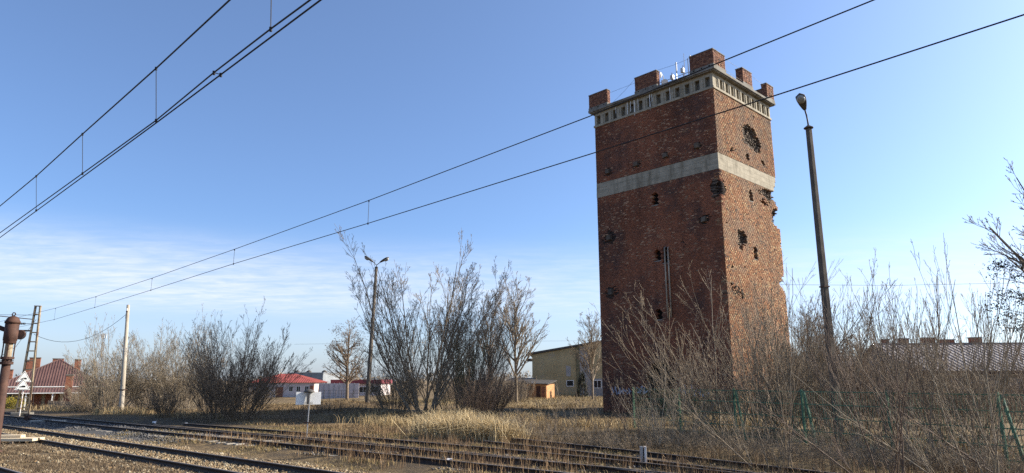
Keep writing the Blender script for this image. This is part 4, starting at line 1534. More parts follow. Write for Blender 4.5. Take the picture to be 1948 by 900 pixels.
# ballast stones
def stones(name, label, C, size, cols, seed):
    r2 = np.random.default_rng(seed)
    n = len(C)
    oct_ = np.array([(1, 0, 0), (0, 1, 0), (-1, 0, 0), (0, -1, 0), (0, 0, .8), (0, 0, -.8)], dtype=float)
    T_ = np.array([(0, 1, 4), (1, 2, 4), (2, 3, 4), (3, 0, 4), (1, 0, 5), (2, 1, 5), (3, 2, 5), (0, 3, 5)])
    a = r2.uniform(0, 2 * np.pi, n)
    ca, sa = np.cos(a), np.sin(a)
    V = oct_[None] * r2.uniform(.6, 1.3, (n, 6, 1)) * (size * r2.uniform(.55, 1.35, (n, 1, 1))) + r2.normal(0, size * .18, (n, 6, 3))
    x = V[..., 0] * ca[:, None] - V[..., 1] * sa[:, None]
    y = V[..., 0] * sa[:, None] + V[..., 1] * ca[:, None]
    V = np.stack([x, y, V[..., 2]], -1)
    Cg = C.copy()
    Cg[:, 2] = ground_z(C[:, 0], C[:, 1]) + r2.uniform(-.3, .5, n) * size
    V = V + Cg[:, None]
    Tq = (np.arange(n) * 6)[:, None, None] + T_[None]
    cc = np.array(cols)[r2.integers(0, len(cols), n)] * r2.uniform(.7, 1.2, (n, 1))
    o = link(name, np_mesh(name, V, T=Tq.reshape(-1, 3), fcol=np.repeat(cc, 8, 0)), M['stone'])
    return tag(o, label, 'ballast', kind='stuff')


BROWN = [(.255, .185, .105), (.19, .14, .082), (.32, .25, .15), (.14, .105, .066), (.235, .155, .08), (.38, .32, .22)]
GREY = [(.125, .122, .118), (.09, .09, .09), (.17, .165, .158), (.075, .07, .066)]


def off_rails(s, p):
    q = np.minimum(np.abs(p - 9.32 - .7535), np.abs(p - 9.32 + .7535))
    return q > .075


C = scatter(g2, 46000, 6, 44, 6.9, 11.9, lambda s, p: off_rails(s, p) & (vnoise(s + 80, p + 80, 1.3, 31) + .40 * (np.abs(p - 9.3) < 1.6) + .12 * (p > 8) > .52))
stones('ballast', 'rusty brown ballast stones of the running track', C, .042, BROWN, 5)
C = scatter(g2, 9000, 13, 34, 4.9, 6.6, lambda s, p: (np.abs(p - 5.28) > .08) & (vnoise(s + 80, p + 80, 1.3, 33) + .6 * (p < 5.9) > .55))
stones('ballast', 'brown ballast stones beside the nearest track', C, .042, BROWN, 6)
C = scatter(g2, 9000, 27, 52, 11.0, 14.6, lambda s, p: vnoise(s + 80, p + 80, 1.0, 35) > .3)
stones('ballast', 'grey-coloured ballast stones beside the second track', C, .048, GREY, 7)
C = scatter(g2, 9000, 4, 27, 12.6, 18.8, lambda s, p: vnoise(s + 80, p + 80, 1.0, 37) > .5)
stones('ballast', 'dark cindery stones among the weedy sidings', C, .04, GREY + BROWN[:3], 8)

# ------------------------------------------------------------------ posts, lamps, signs
def lamp_head(parent, M4):
    """tear-drop street lantern, arm side at origin, pointing +x, glass down"""
    prof = []
    m2 = MB()
    n, k = 9, 12
    L_, Wd, Hh = .78, .19, .11
    for i in range(n):
        t = i / (n - 1)
        w = Wd * (.34 + .66 * math.sin(min(1, t * 1.35) * math.pi / 2)) * (1 if t < .8 else math.sqrt(max(0.02, 1 - ((t - .8) / .2) ** 2)))
        h_ = Hh * (.55 + .45 * math.sin(t * math.pi)) * (1 if t < .9 else .8)
        for j in range(k):
            a = 2 * math.pi * j / k
            m2.v.append((t * L_, w * math.cos(a), h_ * math.sin(a) * (1 if math.sin(a) > 0 else .55)))
    for i in range(n - 1):
        for j in range(k):
            m2.f.append((i * k + j, i * k + (j + 1) % k, (i + 1) * k + (j + 1) % k, (i + 1) * k + j))
    m2.f.append(tuple(range(k))[::-1])
    m2.f.append(tuple((n - 1) * k + j for j in range(k)))
    m2.xf(M4)
    hd = m2.build('lamp_head', M['lamp_metal'], parent, smooth=True)
    g = MB().lathe([(.02, -.16), (.09, -.15), (.145, -.10), (.165, -.04), (.15, -.03), (.02, -.03)], 16)
    g.xf(M4 @ Matrix.Translation((.54, 0, 0)) @ Matrix.Diagonal((1.25, 1, 1, 1)))
    g.build('lamp_glass', M['glass_lamp'], hd, smooth=True)
    return hd


gm_, gnt, gbs = new_mat('lamp_glass')
gcol = ramp(gnt, noise(gnt, 6.0, 3), [(.3, (.20, .20, .18)), (.7, (.32, .32, .29))])
gnt.links.new(gcol, gbs.inputs['Base Color'])
gbs.inputs['Roughness'].default_value = .15
M['glass_lamp'] = gm_


def square_pole(h, w0, w1, taper_top=True):
    m2 = MB()
    V = [(x * w0, y * w0, -.4) for y in (-1, 1) for x in (-1, 1)] + [(x * w1, y * w1, h) for y in (-1, 1) for x in (-1, 1)]
    return m2.hexa(V)


# tall single lamp at right
Lb = G(1598, 842)
Lt = atF(1545, 245, Lb[1])
lamp = empty('lamp_post', (Lb[0], Lb[1], 0), math.radians(20))
dx_w = Lt[0] - Lb[0]
H_L = Lt[2]
square_pole(H_L, .130, .092).build('post', M['pole_concrete'], lamp, bevel=.03)
MB().lathe([(.03, H_L + .16), (.07, H_L + .13), (.19, H_L + .04), (.185, H_L + .015), (.05, H_L + .01), (.05, H_L - .02)][::-1], 14).build('cap', M['lamp_metal'], lamp)
Rl = Matrix.Rotation(-lamp.rotation_euler[2], 4, 'Z')
a_dir = Rl @ Vector((-.62, -.78, 0)).normalized()
arm_pts = [Vector((0, 0, H_L + .1)), Vector((0, 0, H_L + .32)) + a_dir * .03, Vector((0, 0, H_L + .55)) + a_dir * .14, Vector((0, 0, H_L + .72)) + a_dir * .30]
MB().tube(arm_pts, .032, 8).build('arm', M['lamp_metal'], lamp, smooth=True)
zx = a_dir * math.cos(math.radians(38)) + Vector((0, 0, math.sin(math.radians(38))))
yx = Vector((0, 0, 1)).cross(zx).normalized()
up_ = zx.cross(yx)
M4 = Matrix(((zx.x, yx.x, up_.x, arm_pts[-1].x), (zx.y, yx.y, up_.y, arm_pts[-1].y), (zx.z, yx.z, up_.z, arm_pts[-1].z), (0, 0, 0, 1)))
lamp_head(lamp, M4)
MB().box(-.135, .135, -.135, .135, on := H_L * .47, on + .05).build('clamp_band', M['rust'], lamp)
tag(lamp, 'tall tapered concrete lamp post with a single tilted lantern', 'lamp post')

# twin lamp in the middle distance
Lb = G(698, 772)
Lt = atF(716, 510, Lb[1])
lamp = empty('lamp_post', (Lb[0], Lb[1], gz(Lb) - .1), 0)
dv = Vector(Lt - Lb)
hh = dv.length
lamp.rotation_euler = dv.to_track_quat('Z', 'Y').to_euler()
MB().lathe([(.23, -.3), (.22, 0), (.13, hh)], 12).build('post', M['pole_concrete'], lamp, smooth=True)
MB().lathe([(.16, hh), (.16, hh + .12), (.06, hh + .16)], 12).build('cap', M['lamp_metal'], lamp)
Mi = lamp.rotation_euler.to_matrix().inverted()
for sgn, el in ((-1, 34), (1, 27)):
    d_ = Mi @ Vector((sgn * math.cos(math.radians(el)), -.25, math.sin(math.radians(el)))).normalized()
    st_ = Vector((0, 0, hh + .1))
    MB().tube([st_, st_ + Vector((0, 0, .2)), st_ + Vector((0, 0, .3)) + d_ * .5], .035, 6).build('arm', M['lamp_metal'], lamp)
    y_ = Vector((0, 0, 1)).cross(d_).normalized()
    u_ = d_.cross(y_)
    o_ = st_ + Vector((0, 0, .27)) + d_ * .4
    M4 = Matrix(((d_.x, y_.x, u_.x, o_.x), (d_.y, y_.y, u_.y, o_.y), (d_.z, y_.z, u_.z, o_.z), (0, 0, 0, 1))) @ Matrix.Scale(1.25, 4)
    lamp_head(lamp, M4)
tag(lamp, 'slim dark lamp post with two lanterns spread like wings', 'lamp post')

# pale leaning pole on the left
Lb = G(230, 786)
Lt = atF(244, 580, Lb[1])
pole = empty('utility_pole', (Lb[0], Lb[1], 0))
dv = Vector(Lt - Lb)
pole.rotation_euler = dv.to_track_quat('Z', 'Y').to_euler()
hh = dv.length
MB().lathe([(.19, -.4), (.18, 0), (.105, hh)], 10).build('shaft', M['pole_pale'], pole, smooth=True)
MB().box(-.16, .16, -.05, .05, hh - .55, hh - .47).build('crossarm', M['rust'], pole)
for sx in (-.13, .13):
    MB().lathe([(.02, hh - .47), (.045, hh - .42), (.05, hh - .33), (.02, hh - .28)], 8, (sx, 0)).build('insulator', M['white'], pole)
MB().tube([(.12, 0, hh - .4), (.22, 0, hh - .65), (.24, 0, hh - 1.0), (.12, 0, hh - 1.2)], .016, 5).build('lead', M['wire'], pole)
MB().box(-.2, .2, -.2, .2, 1.6, 1.66).build('strap', M['rust'], pole)
tag(pole, 'pale weathered leaning pole among the shrubs at left', 'pole')

# lattice mast with two triangular signs
Mb_ = G(42, 791)
mast = empty('lattice_mast', (Mb_[0], Mb_[1], 0), math.radians(18))
HM = atF(66, 583, Mb_[1])[2]


def mleg(s, z):
    return s * (.36 - .22 * z / HM)


for s in (-1, 1):
    m2 = MB()
    for (x0, x1, y0, y1) in ((-.045, .045, -.10, -.085), (-.045, .045, .085, .10), (-.045 if s < 0 else .032, -.032 if s < 0 else .045, -.085, .085)):
        V = [(mleg(s, z) + x, y, z) for z in (-.3, HM) for y in (y0, y1) for x in (x0, x1)]
        m2.hexa(V)
    m2.build('leg', M['steel_paint'], mast)
zz = .5
while zz < HM - .2:
    m2 = MB().box(mleg(-1, zz), mleg(1, zz), -.115, -.102, zz, zz + .07)
    m2.build('batten', M['steel_paint'], mast)
    MB().box(mleg(-1, zz), mleg(1, zz), .102, .115, zz, zz + .07).build('batten', M['steel_paint'], mast)
    zz += .62
MB().box(-.2, .2, -.13, .13, HM, HM + .05).build('cap_plate', M['steel_paint'], mast)
MB().box(-.55, .55, -.4, .4, -.2, .22).build('footing', M['concrete_dark'], mast, bevel=.03)
m2 = MB().tube([(-.1, 0, HM - .9), (-2.0, -.4, HM - .75)], .03, 6)
m2.build('cantilever', M['rust'], mast)
m2 = MB().lathe([(.05, 0), (.30, .01), (.33, .06), (.30, .12), (.33, .18), (.30, .23), (.05, .24)], 18)
m2.xf(Matrix.Translation((-.75, .0, HM - 1.95)) @ Matrix.Rotation(math.pi / 2, 4, 'X'))
m2.build('tension_wheel', M['rust'], mast)
MB().box(-.85, -.15, -.06, .06, HM - 1.72, HM - 1.62).build('bracket', M['rust'], mast)
m2 = MB()
for k in range(5):
    m2.tube([(-.6 - .09 * k, -.02, HM - 1.2), (-.63 - .09 * k, -.02, HM - 1.2)], .075, 8)
m2.tube([(-.1, -.02, HM - 1.2), (-1.1, -.02, HM - 1.2)], .02, 5)
m2.build('insulator', M['lamp_metal'], mast)
MB().tube([(.55, .1, .1), (.16, .0, HM - 1.0)], .012, 4).build('stay_wire', M['wire'], mast)
tag(mast, 'tapered lattice steel mast behind the rusty water crane', 'mast')

wire_a = atF(240, 598, G(230, 786)[1])
wire_b = np.array(Vector((Mb_[0], Mb_[1], HM - 1.9)))
pts = [wire_a * (1 - t) + wire_b * t + np.array([0, 0, -1.15 * 4 * t * (1 - t)]) for t in np.linspace(0, 1, 14)]
tag(MB().tube(pts, .014, 5).build('slack_cable', M['wire']), 'slack cable hanging between the lattice mast and the pale pole', 'cable')
# slanting lead from the mast down to the left
tag(MB().tube([wire_b + [0, 0, 1.0], atF(30, 660, 44), atF(-60, 715, 42)], .014, 5).build('slack_cable', M['wire']), 'thin lead slanting down left from the lattice mast', 'cable')
# feeders to the left of the mast
tag(MB().tube([wire_b + [0, 0, 1.3], atF(-80, 598, 46)], .014, 5).build('slack_cable', M['wire']), 'short cable from the lattice mast behind the crane dome', 'cable')

FACE_AZ = math.radians(140)


def triangle_sign(px, py, F, side, label):
    c = atF(px, py, F)
    root = empty('warning_sign', c, -FACE_AZ + math.pi)     # local -y faces FACE_AZ
    h = side * .866

    def tri(k, y0, y1, name, m, parent):
        P = [(-side / 2 * k, -h / 3 * k), (side / 2 * k, -h / 3 * k), (0, 2 * h / 3 * k)]
        return MB().prism(P, y0, y1, 'y').build(name, m, parent, bevel=.004)
    pl_ = tri(1, 0, .012, 'plate', M['white'], root)
    tri(.87, -.004, -.0005, 'border', M['black'], pl_)
    tri(.77, -.008, -.0045, 'field', M['white'], pl_)
    # silhouette of a locomotive: long low body, cab, nose
    L_ = side * .17
    body = [(-L_ * 1.25, -.09), (L_ * 1.1, -.09), (L_ * 1.1, .02), (L_ * .55, .035), (-L_ * .15, .035), (-L_ * .45, -.005), (-L_ * 1.25, -.035)]
    MB().prism(body, -.012, -.0085, 'y').build('locomotive_symbol', M['black'], root)
    MB().box(-.03, .03, .013, .05, -h / 3, h * .4).build('bracket', M['galv'], root)
    return tag(root, label, 'sign', 'triangular signs on the mast')


FS = G(42, 791)[1] - .55
triangle_sign(45.5, 719.5, FS, .86, 'upper white triangular sign with a black locomotive, before the mast')
triangle_sign(43.0, 734.5, FS - .05, .86, 'lower white triangular sign with a black locomotive, before the mast')
sp_ = atF(44, 727, FS)
so = empty('sign_post', (sp_[0] + .02, sp_[1] + .09, 0))
MB().tube([(0, 0, -.3), (0, 0, 2.6)], .035, 8).build('post', M['white_rust'], so)
MB().tube([(.75, -.2, -.2), (.62, -.1, 2.2)], .02, 6).build('stay', M['rust'], so)
tag(so, 'flaking white post carrying the two triangular signs', 'post')
gb = G(52, 800)
cab = empty('point_lever', (gb[0], gb[1], 0))
MB().box(-.14, .14, -.12, .12, -.1, .28).build('base', M['rust'], cab, bevel=.02)
MB().tube([(0, 0, .2), (.03, .02, 1.15)], .02, 6).build('lever', M['rust'], cab)
tag(cab, 'small rusty lever stand on the ground right of the mast', 'lever')
sl = G(92, 803)
slab = MB().hexa([(-1.0, -.28, -.05), (1.0, -.28, -.05), (-1.0, .28, -.05), (1.0, .28, -.05), (-.98, -.27, .10), (.98, -.27, .09), (-.98, .27, .10), (.98, .27, .11)])
slab = slab.build('concrete_slab', M['sleeper'], None, (sl[0], sl[1], 0), math.radians(-14), bevel=.02)
tag(slab, 'pale concrete slab lying beside the second track at far left', 'slab')

# rusty water crane
cb = SP(0, 0)
d = ray(-12, 850)
k = 6.55 / (d @ NN)
cp = d * k
crane = empty('water_crane', (cp[0], cp[1], 0))
HT = atF(24, 594, cp[1])[2]
z_head0 = atF(20, 652, cp[1])[2]
z_fl = atF(12, 688, cp[1])[2]
z_hd1 = atF(24, 612, cp[1])[2]
MB().lathe([(.26, -.2), (.26, .06), (.17, .08), (.15, .5), (.125, z_fl - .06)], 18).build('column', M['rust'], crane, smooth=True)
MB().lathe([(.13, z_fl - .10), (.19, z_fl - .09), (.19, z_fl), (.14, z_fl + .01), (.14, z_fl + .07), (.195, z_fl + .08), (.195, z_fl + .15), (.12, z_fl + .16)], 18).build('flange', M['rust'], crane)
MB().lathe([(.11, z_fl + .16), (.11, z_head0 + .02)], 14).build('neck', M['steel_paint'], crane)
for k in range(4):
    a = k * math.pi / 2 + .5
    MB().tube([(.155 * math.cos(a), .155 * math.sin(a), z_fl + .15), (.155 * math.cos(a), .155 * math.sin(a), z_head0 + .01)], .02, 6).build('stanchion', M['rust'], crane)
MB().lathe([(.175, z_head0 - .03), (.185, z_head0), (.185, z_head0 + .06), (.20, z_head0 + .08), (.20, z_hd1 - .05)], 20).build('drum', M['rust'], crane, smooth=True)
MB().lathe([(.225, z_hd1 - .06), (.225, z_hd1 + .01), (.20, z_hd1 + .03), (.175, z_hd1 + .10), (.11, z_hd1 + .165), (.04, z_hd1 + .19), (.02, z_hd1 + .195)], 20).build('dome', M['rust'], crane, smooth=True)
ring = [(.055 * math.cos(a), 0, z_hd1 + .245 + .055 * math.sin(a)) for a in np.linspace(0, 2 * math.pi, 17)]
MB().tube(ring, .018, 6, False).build('lifting_ring', M['rust'], crane)
MB().tube([(0, 0, z_head0 + .35), (-.6, .1, z_head0 + .55), (-2.4, .3, z_head0 + .6), (-2.9, .35, z_head0 + .3)], .075, 10).build('spout', M['rust'], crane, smooth=True)
for k in range(10):
    a = 2 * math.pi * k / 10
    MB().lathe([(.02, z_fl + .03), (.024, z_fl + .05)], 6, (.168 * math.cos(a), .168 * math.sin(a))).build('bolt', M['rust'], crane)
tag(crane, 'rusty cylindrical locomotive water crane with domed head and ring at left edge', 'water crane')

# stacked planks by the crane
pb = G(-10, 846)
for i, (dx, dy, z, L_, lab) in enumerate(((0, .0, .12, 2.7, 'bottom pale plank of the pile beside the water crane'), (.02, .32, .12, 2.7, 'rear plank of the pile beside the water crane'), (-.3, .16, .225, 2.1, 'topmost orange-tinged plank of the pile beside the water crane'))):
    o = MB().box(-L_ / 2, L_ / 2, -.155, .155, 0, .10).build('plank', M['wood'], None, (pb[0] + dx + .05, pb[1] + dy, z), math.radians(3 + 2 * i), bevel=.01)
    tag(o, lab, 'plank', 'planks by the crane')
for sx in (-.7, .7):
    o = MB().box(-.06, .06, -.3, .45, -.04, .118).build('bearer', M['bark_dark'], None, (pb[0] + sx, pb[1] + .1, 0), .05)
    tag(o, 'short dark bearer under the %s end of the plank pile' % ('left' if sx < 0 else 'right'), 'bearer')

# white board sign with lantern
sb = G(583, 832)
sg = empty('signal_board', (sb[0], sb[1], 0), 0.0)
BZ0, BZ1 = atF(586, 770, sb[1])[2], atF(586, 746, sb[1])[2]
rot = Matrix.Rotation(math.radians(24), 4, 'Z')
MB().tube([(0, 0, -.2), (.045, 0, BZ1 + .02)], .022, 8).build('post', M['galv'], sg)
m2 = MB().box(-.50, .50, .10, .125, BZ0, BZ1)
m2.xf(rot)
bd = m2.build('board', M['white'], sg, bevel=.004)
MB().lathe([(.055, BZ0 + .02), (.075, BZ1 - .05), (.10, BZ1 - .02)], 14, (-.02, 0)).build('lamp_tube', M['galv'], sg, smooth=True)
MB().lathe([(.10, BZ1 - .03), (.22, BZ1), (.225, BZ1 + .02), (.17, BZ1 + .08), (.06, BZ1 + .12), (.02, BZ1 + .125)], 18, (.0, 0)).build('hood', M['lamp_metal'], sg, smooth=True)
for zz in (BZ0 + .04, BZ0 + .09):
    MB().box(-.17, .17, -.03, -.015, zz, zz + .016).xf(rot).build('clamp', M['lamp_metal'], sg)
MB().box(-.14, .14, -.03, .03, .56, .60).build('crosspiece', M['rust'], sg)
tag(sg, 'blank white rectangular board with dark hood on a thin post', 'sign')

# white marker post by the sidings
mp = G(1225, 886)
mk = empty('marker_post', (mp[0], mp[1], 0), math.radians(8))
for x0, x1, y0 in ((-.085, -.02, -.03), (-.014, .014, .0), (.02, .085, -.03)):
    MB().box(x0, x1, y0, .07, -.15, .50 if x0 != -.014 else .47).build('side_plate' if x0 != -.014 else 'web', M['white_rust'] if x0 > 0 else (M['galv'] if x0 < -.05 else M['rail']), mk, bevel=.005)
tag(mk, 'short white and rusty marker post standing between the sidings', 'post')

# scraps of white litter
for x, y, lab in ((354, 809, 'white scrap lying in the shade behind the second track'), (293, 806, 'white bottle-like scrap near the small dark shrub'), (690, 865, 'crumpled white scrap beside the weedy siding'), (855, 882, 'pale scrap on the rail of the weedy track'), (1468, 750, '')):
    if not lab:
        continue
    g_ = G(x, y)
    r2 = random.Random(x)
    m2 = MB()
    V = [(sx * r2.uniform(.05, .10), sy * r2.uniform(.05, .10), z + r2.uniform(-.02, .03)) for z in (0, .10) for sy in (-1, 1) for sx in (-1, 1)]
    o = m2.hexa(V).build('litter', M['litter'], None, (g_[0], g_[1], gz(g_) + .01), bevel=.02)
    tag(o, lab, 'litter', 'white scraps of litter')

# ------------------------------------------------------------------ green fence
F0, F1 = np.array([7.24, 29.95]), np.array([13.22, 18.79])
fd = (F1 - F0) / np.linalg.norm(F1 - F0)
SPAN = float(np.linalg.norm(F1 - F0)) / 4
fence = empty('green_fence', (F0[0], F0[1], 0))
fang = math.atan2(fd[1], fd[0])
fence.rotation_euler = (0, 0, fang)
FH = 1.86
for i in range(-1, 6):
    x = i * SPAN
    MB().box(x - .035, x + .035, -.035, .035, -.3, FH + .06).build('post', M['green'], fence)
    if i in (1, 2, 4):
        V = [(x + .40, -.03, 0), (x + .47, -.03, 0), (x + .40, .03, 0), (x + .47, .03, 0), (x + .06, -.03, FH), (x + .13, -.03, FH), (x + .06, .03, FH), (x + .13, .03, FH)]
        MB().hexa(V).build('brace', M['green'], fence)
    if i < 5:
        m2 = MB()
        for zz in (.12, .5, .95, 1.4, FH - .03):
            m2.box(x + .04, x + SPAN - .04, -.012, .012, zz, zz + .03)
        q = x + .12
        while q < x + SPAN - .08:
            m2.box(q - .004, q + .004, -.004, .004, .10, FH)
            q += .10
        m2.build('mesh_panel', M['green'], fence)
tag(fence, 'green steel mesh fence half hidden in the right-hand thicket', 'fence')

# ------------------------------------------------------------------ buildings
def window(parent, x0, x1, y, z0, z1, frame=M['white'], bars=1, side=-1):
    """window in a wall whose outside looks along -y (side=-1)"""
    fr_ = MB()
    t = .07
    fr_.box(x0, x1, y + side * .05, y, z0, z0 + t)
    fr_.box(x0, x1, y + side * .05, y, z1 - t, z1)
    fr_.box(x0, x0 + t, y + side * .05, y, z0 + t, z1 - t)
    fr_.box(x1 - t, x1, y + side * .05, y, z0 + t, z1 - t)
    for b in range(bars):
        xc = x0 + (x1 - x0) * (b + 1) / (bars + 1)
        fr_.box(xc - .025, xc + .025, y + side * .045, y, z0 + t, z1 - t)
    w = fr_.build('window', frame, parent)
    MB().box(x0 + t, x1 - t, y + side * .018, y + side * .004, z0 + t, z1 - t).build('pane', M['glass'], w)
    return w


def ribbed(verts, nrib, height=.05):
    """corrugated quad sheet: verts = eave0, eave1, ridge1, ridge0"""
    e0, e1, r1, r0 = map(Vector, verts)
    nrm = (e1 - e0).cross(r0 - e0).normalized()
    ev = e1 - e0
    L2 = ev.dot(ev)
    t0_, t1_ = (r0 - e0).dot(ev) / L2, (r1 - e0).dot(ev) / L2
    rise = (r0 - e0) - ev * t0_

    def top(t):
        h_ = t / t0_ if t < t0_ else ((1 - t) / (1 - t1_) if t > t1_ else 1.0)
        return e0 + ev * t + rise * h_
    m2 = MB()
    for i in range(nrib):
        for (a, b, h0, h1) in ((0, .5, 0, 0), (.5, .62, 0, height), (.62, .88, height, height), (.88, 1, height, 0)):
            ta, tb = (i + a) / nrib, (i + b) / nrib
            V = [e0 + ev * ta + nrm * h0, e0 + ev * tb + nrm * h1, top(tb) + nrm * h1, top(ta) + nrm * h0]
            m2.add(V, [(0, 1, 2, 3)])
    return m2


def chimney(parent, x, y, z0, z1, w, d, name='chimney'):
    c = MB().box(x - w / 2, x + w / 2, y - d / 2, y + d / 2, z0, z1).build(name, M['chimney'], parent)
    MB().box(x - w / 2 - .05, x + w / 2 + .05, y - d / 2 - .05, y + d / 2 + .05, z1, z1 + .10).build('chimney_cap', M['concrete_dark'], c)
    return c


# brown-roofed house at far left
hF = 90.0
hb0 = atF(92, 777, hF)
HG = float(hb0[2])
house = empty('house', (hb0[0], hb0[1], HG), math.radians(30))
sc_px = hF / 1305.0
EV, RG = 2.45, atF(92, 682, hF)[2] - HG
hw, hd_ = 5.6, 6.0
MB().box(-hw, hw, 0, 2 * hd_, -.6, EV - .05).build('wall', M['cream'], house)
e = .45
rx = .6
rv = {'fl': (-hw - e, -e, EV + .35), 'fr': (hw + e, -e, EV + .35), 'bl': (-hw - e, 2 * hd_ + e, EV + .35), 'br': (hw + e, 2 * hd_ + e, EV + .35), 'rf': (0.2, hd_ - 1.4, RG), 'rb': (0.2, hd_ + 3.5, RG)}
rf_f = ribbed([rv['fl'], rv['fr'], (rv['rf'][0] + .05, rv['rf'][1], RG), (rv['rf'][0] - .05, rv['rf'][1], RG)], 40, .05).build('roof', M['roof_brown'], house)
ribbed([rv['fr'], rv['br'], rv['rb'], rv['rf']], 40, .05).build('roof', M['roof_brown'], house)
ribbed([rv['bl'], rv['fl'], rv['rf'], rv['rb']], 40, .05).build('roof', M['roof_brown'], house)
ribbed([rv['br'], rv['bl'], (rv['rb'][0] - .05, rv['rb'][1], RG), (rv['rb'][0] + .05, rv['rb'][1], RG)], 30, .05).build('roof', M['roof_brown'], house)
MB().tube([(rv['rf'][0], rv['rf'][1], RG + .04), (rv['rb'][0], rv['rb'][1], RG + .04)], .09, 8).build('ridge_cap', M['roof_brown'], house)
for a in ('fl', 'fr'):
    MB().tube([rv[a], rv['rf']], .07, 6).build('hip_cap', M['roof_brown'], house)
MB().box(-hw - e, hw + e, -e - .10, -e - .0, EV + .26, EV + .36).build('gutter', M['white'], house)
# veranda roof with a second gutter
vr = ribbed([(-hw - .2, -2.2, EV - .42), (hw + .2, -2.2, EV - .42), (hw + .2, -e + .05, EV + .22), (-hw - .2, -e + .05, EV + .22)], 36, .04).build('veranda_roof', M['roof_brown'], house)
MB().box(-hw - .2, hw + .2, -2.32, -2.21, EV - .52, EV - .42).build('gutter', M['white'], vr)
for x in (-5.3, -2.4, .4, 3.2, 5.3):
    MB().box(x - .07, x + .07, -2.15, -2.01, -.6, EV - .45).build('veranda_post', M['white'], house)
for x0, x1 in ((-5.0, -4.0), (1.4, 2.5), (3.6, 4.7)):
    window(house, x0, x1, 0, .75, 1.95)
dr_ = MB().box(-2.1, -.9, -.06, 0, -.3, 1.85).build('door', M['chimney'], house)
MB().box(-1.05, -.99, -.10, -.06, .75, .87).build('door_handle', M['galv'], dr_)
MB().box(-.5, .9, -.05, 0, -.4, 1.9).build('garage_panel', M['chimney'], house)
for x, y, z0, z1, w in ((-2.6, 5.2, 4.6, 6.55, 1.25), (-.2, 8.8, 5.0, 6.55, 1.3), (2.4, 4.2, 3.8, 6.35, .75), (-4.9, 2.2, 2.9, 4.9, .7), (-3.4, 8.5, 4.0, 6.2, 1.0)):
    chimney(house, x, y, z0, z1, w, .65)
MB().tube([(3.4, 3.4, 3.5), (3.4, 3.4, 5.1)], .09, 8).build('flue', M['lamp_metal'], house)
m2 = MB().lathe([(.03, 0), (.3, .03), (.48, .12), (.5, .14), (.3, .06), (.03, .03)], 18)
m2.xf(Matrix.Translation((-5.4, -2.6, EV + .35)) @ Matrix.Rotation(math.pi / 2, 4, 'X'))
di = m2.build('satellite_dish', M['white'], house)
MB().tube([(-5.4, -2.55, EV + .35), (-5.4, -2.0, EV - .3)], .03, 6).build('dish_arm', M['galv'], di)
tag(house, 'low house with brown ribbed hip roof and several brick chimneys', 'house')
# brick garden pillars right of the house
for px, ph, lab in ((126, 3.9, 'tall brick chimney stack standing right of the brown-roofed house'), (159, 3.1, 'shorter brick stack half hidden by the pale shrubs')):
    c_ = atF(px, 770, 84)
    r_ = empty('brick_stack', (c_[0], c_[1], -1.0), .5)
    MB().box(-.36, .36, -.36, .36, -.4, ph).build('shaft', M['chimney'], r_)
    MB().box(-.42, .42, -.42, .42, ph, ph + .14).build('cap', M['concrete_dark'], r_)
    tag(r_, lab, 'chimney stack')
# yellow hedge at the left edge
c_ = atF(18, 772, 82)
hedge = empty('hedge', (c_[0], c_[1], gz(c_)))
pts = [np.array([random.uniform(-2.2, 1.7), random.uniform(-.5, .5), random.uniform(.3, 1.55)]) for _ in range(60)]
leaf_cloud('foliage', pts, 3000, (.25, .2, .18), .07, 'forsythia', hedge, 9)
m2 = MB()
for k in range(12):
    x = random.uniform(-2, 1.6)
    m2.tube([(x, 0, -.2), (x + random.uniform(-.2, .2), random.uniform(-.2, .2), 1.4)], [.03, .01], 4)
m2.build('stems', M['bark_dark'], hedge)
tag(hedge, 'yellow flowering hedge before the house at far left', 'hedge')
# board fence between house and shrubs
c0_, c1_ = atF(90, 776, 80), atF(165, 778, 72)
bf = empty('board_fence', (c0_[0], c0_[1], gz(c0_)))
dv = c1_ - c0_
bf.rotation_euler = (0, 0, math.atan2(dv[1], dv[0]))
Lf = float(np.hypot(dv[0], dv[1]))
x = 0.0
bme = None
while x < Lf:
    hh_ = 1.35
    if bme is None:
        bme = MB().box(-.07, .07, -.012, .012, -.3, hh_).build('board', M['bark_dark'], bf, (x, 0, 0)).data
    else:
        link('board', bme, None, bf, (x, random.uniform(-.01, .01), random.uniform(-.06, .05)))
    x += .17
MB().box(0, Lf, .013, .05, .25, .33).build('rail', M['bark_dark'], bf)
MB().box(0, Lf, .013, .05, 1.0, 1.08).build('rail', M['bark_dark'], bf)
tag(bf, 'dark wooden board fence in front of the brown-roofed house', 'fence')

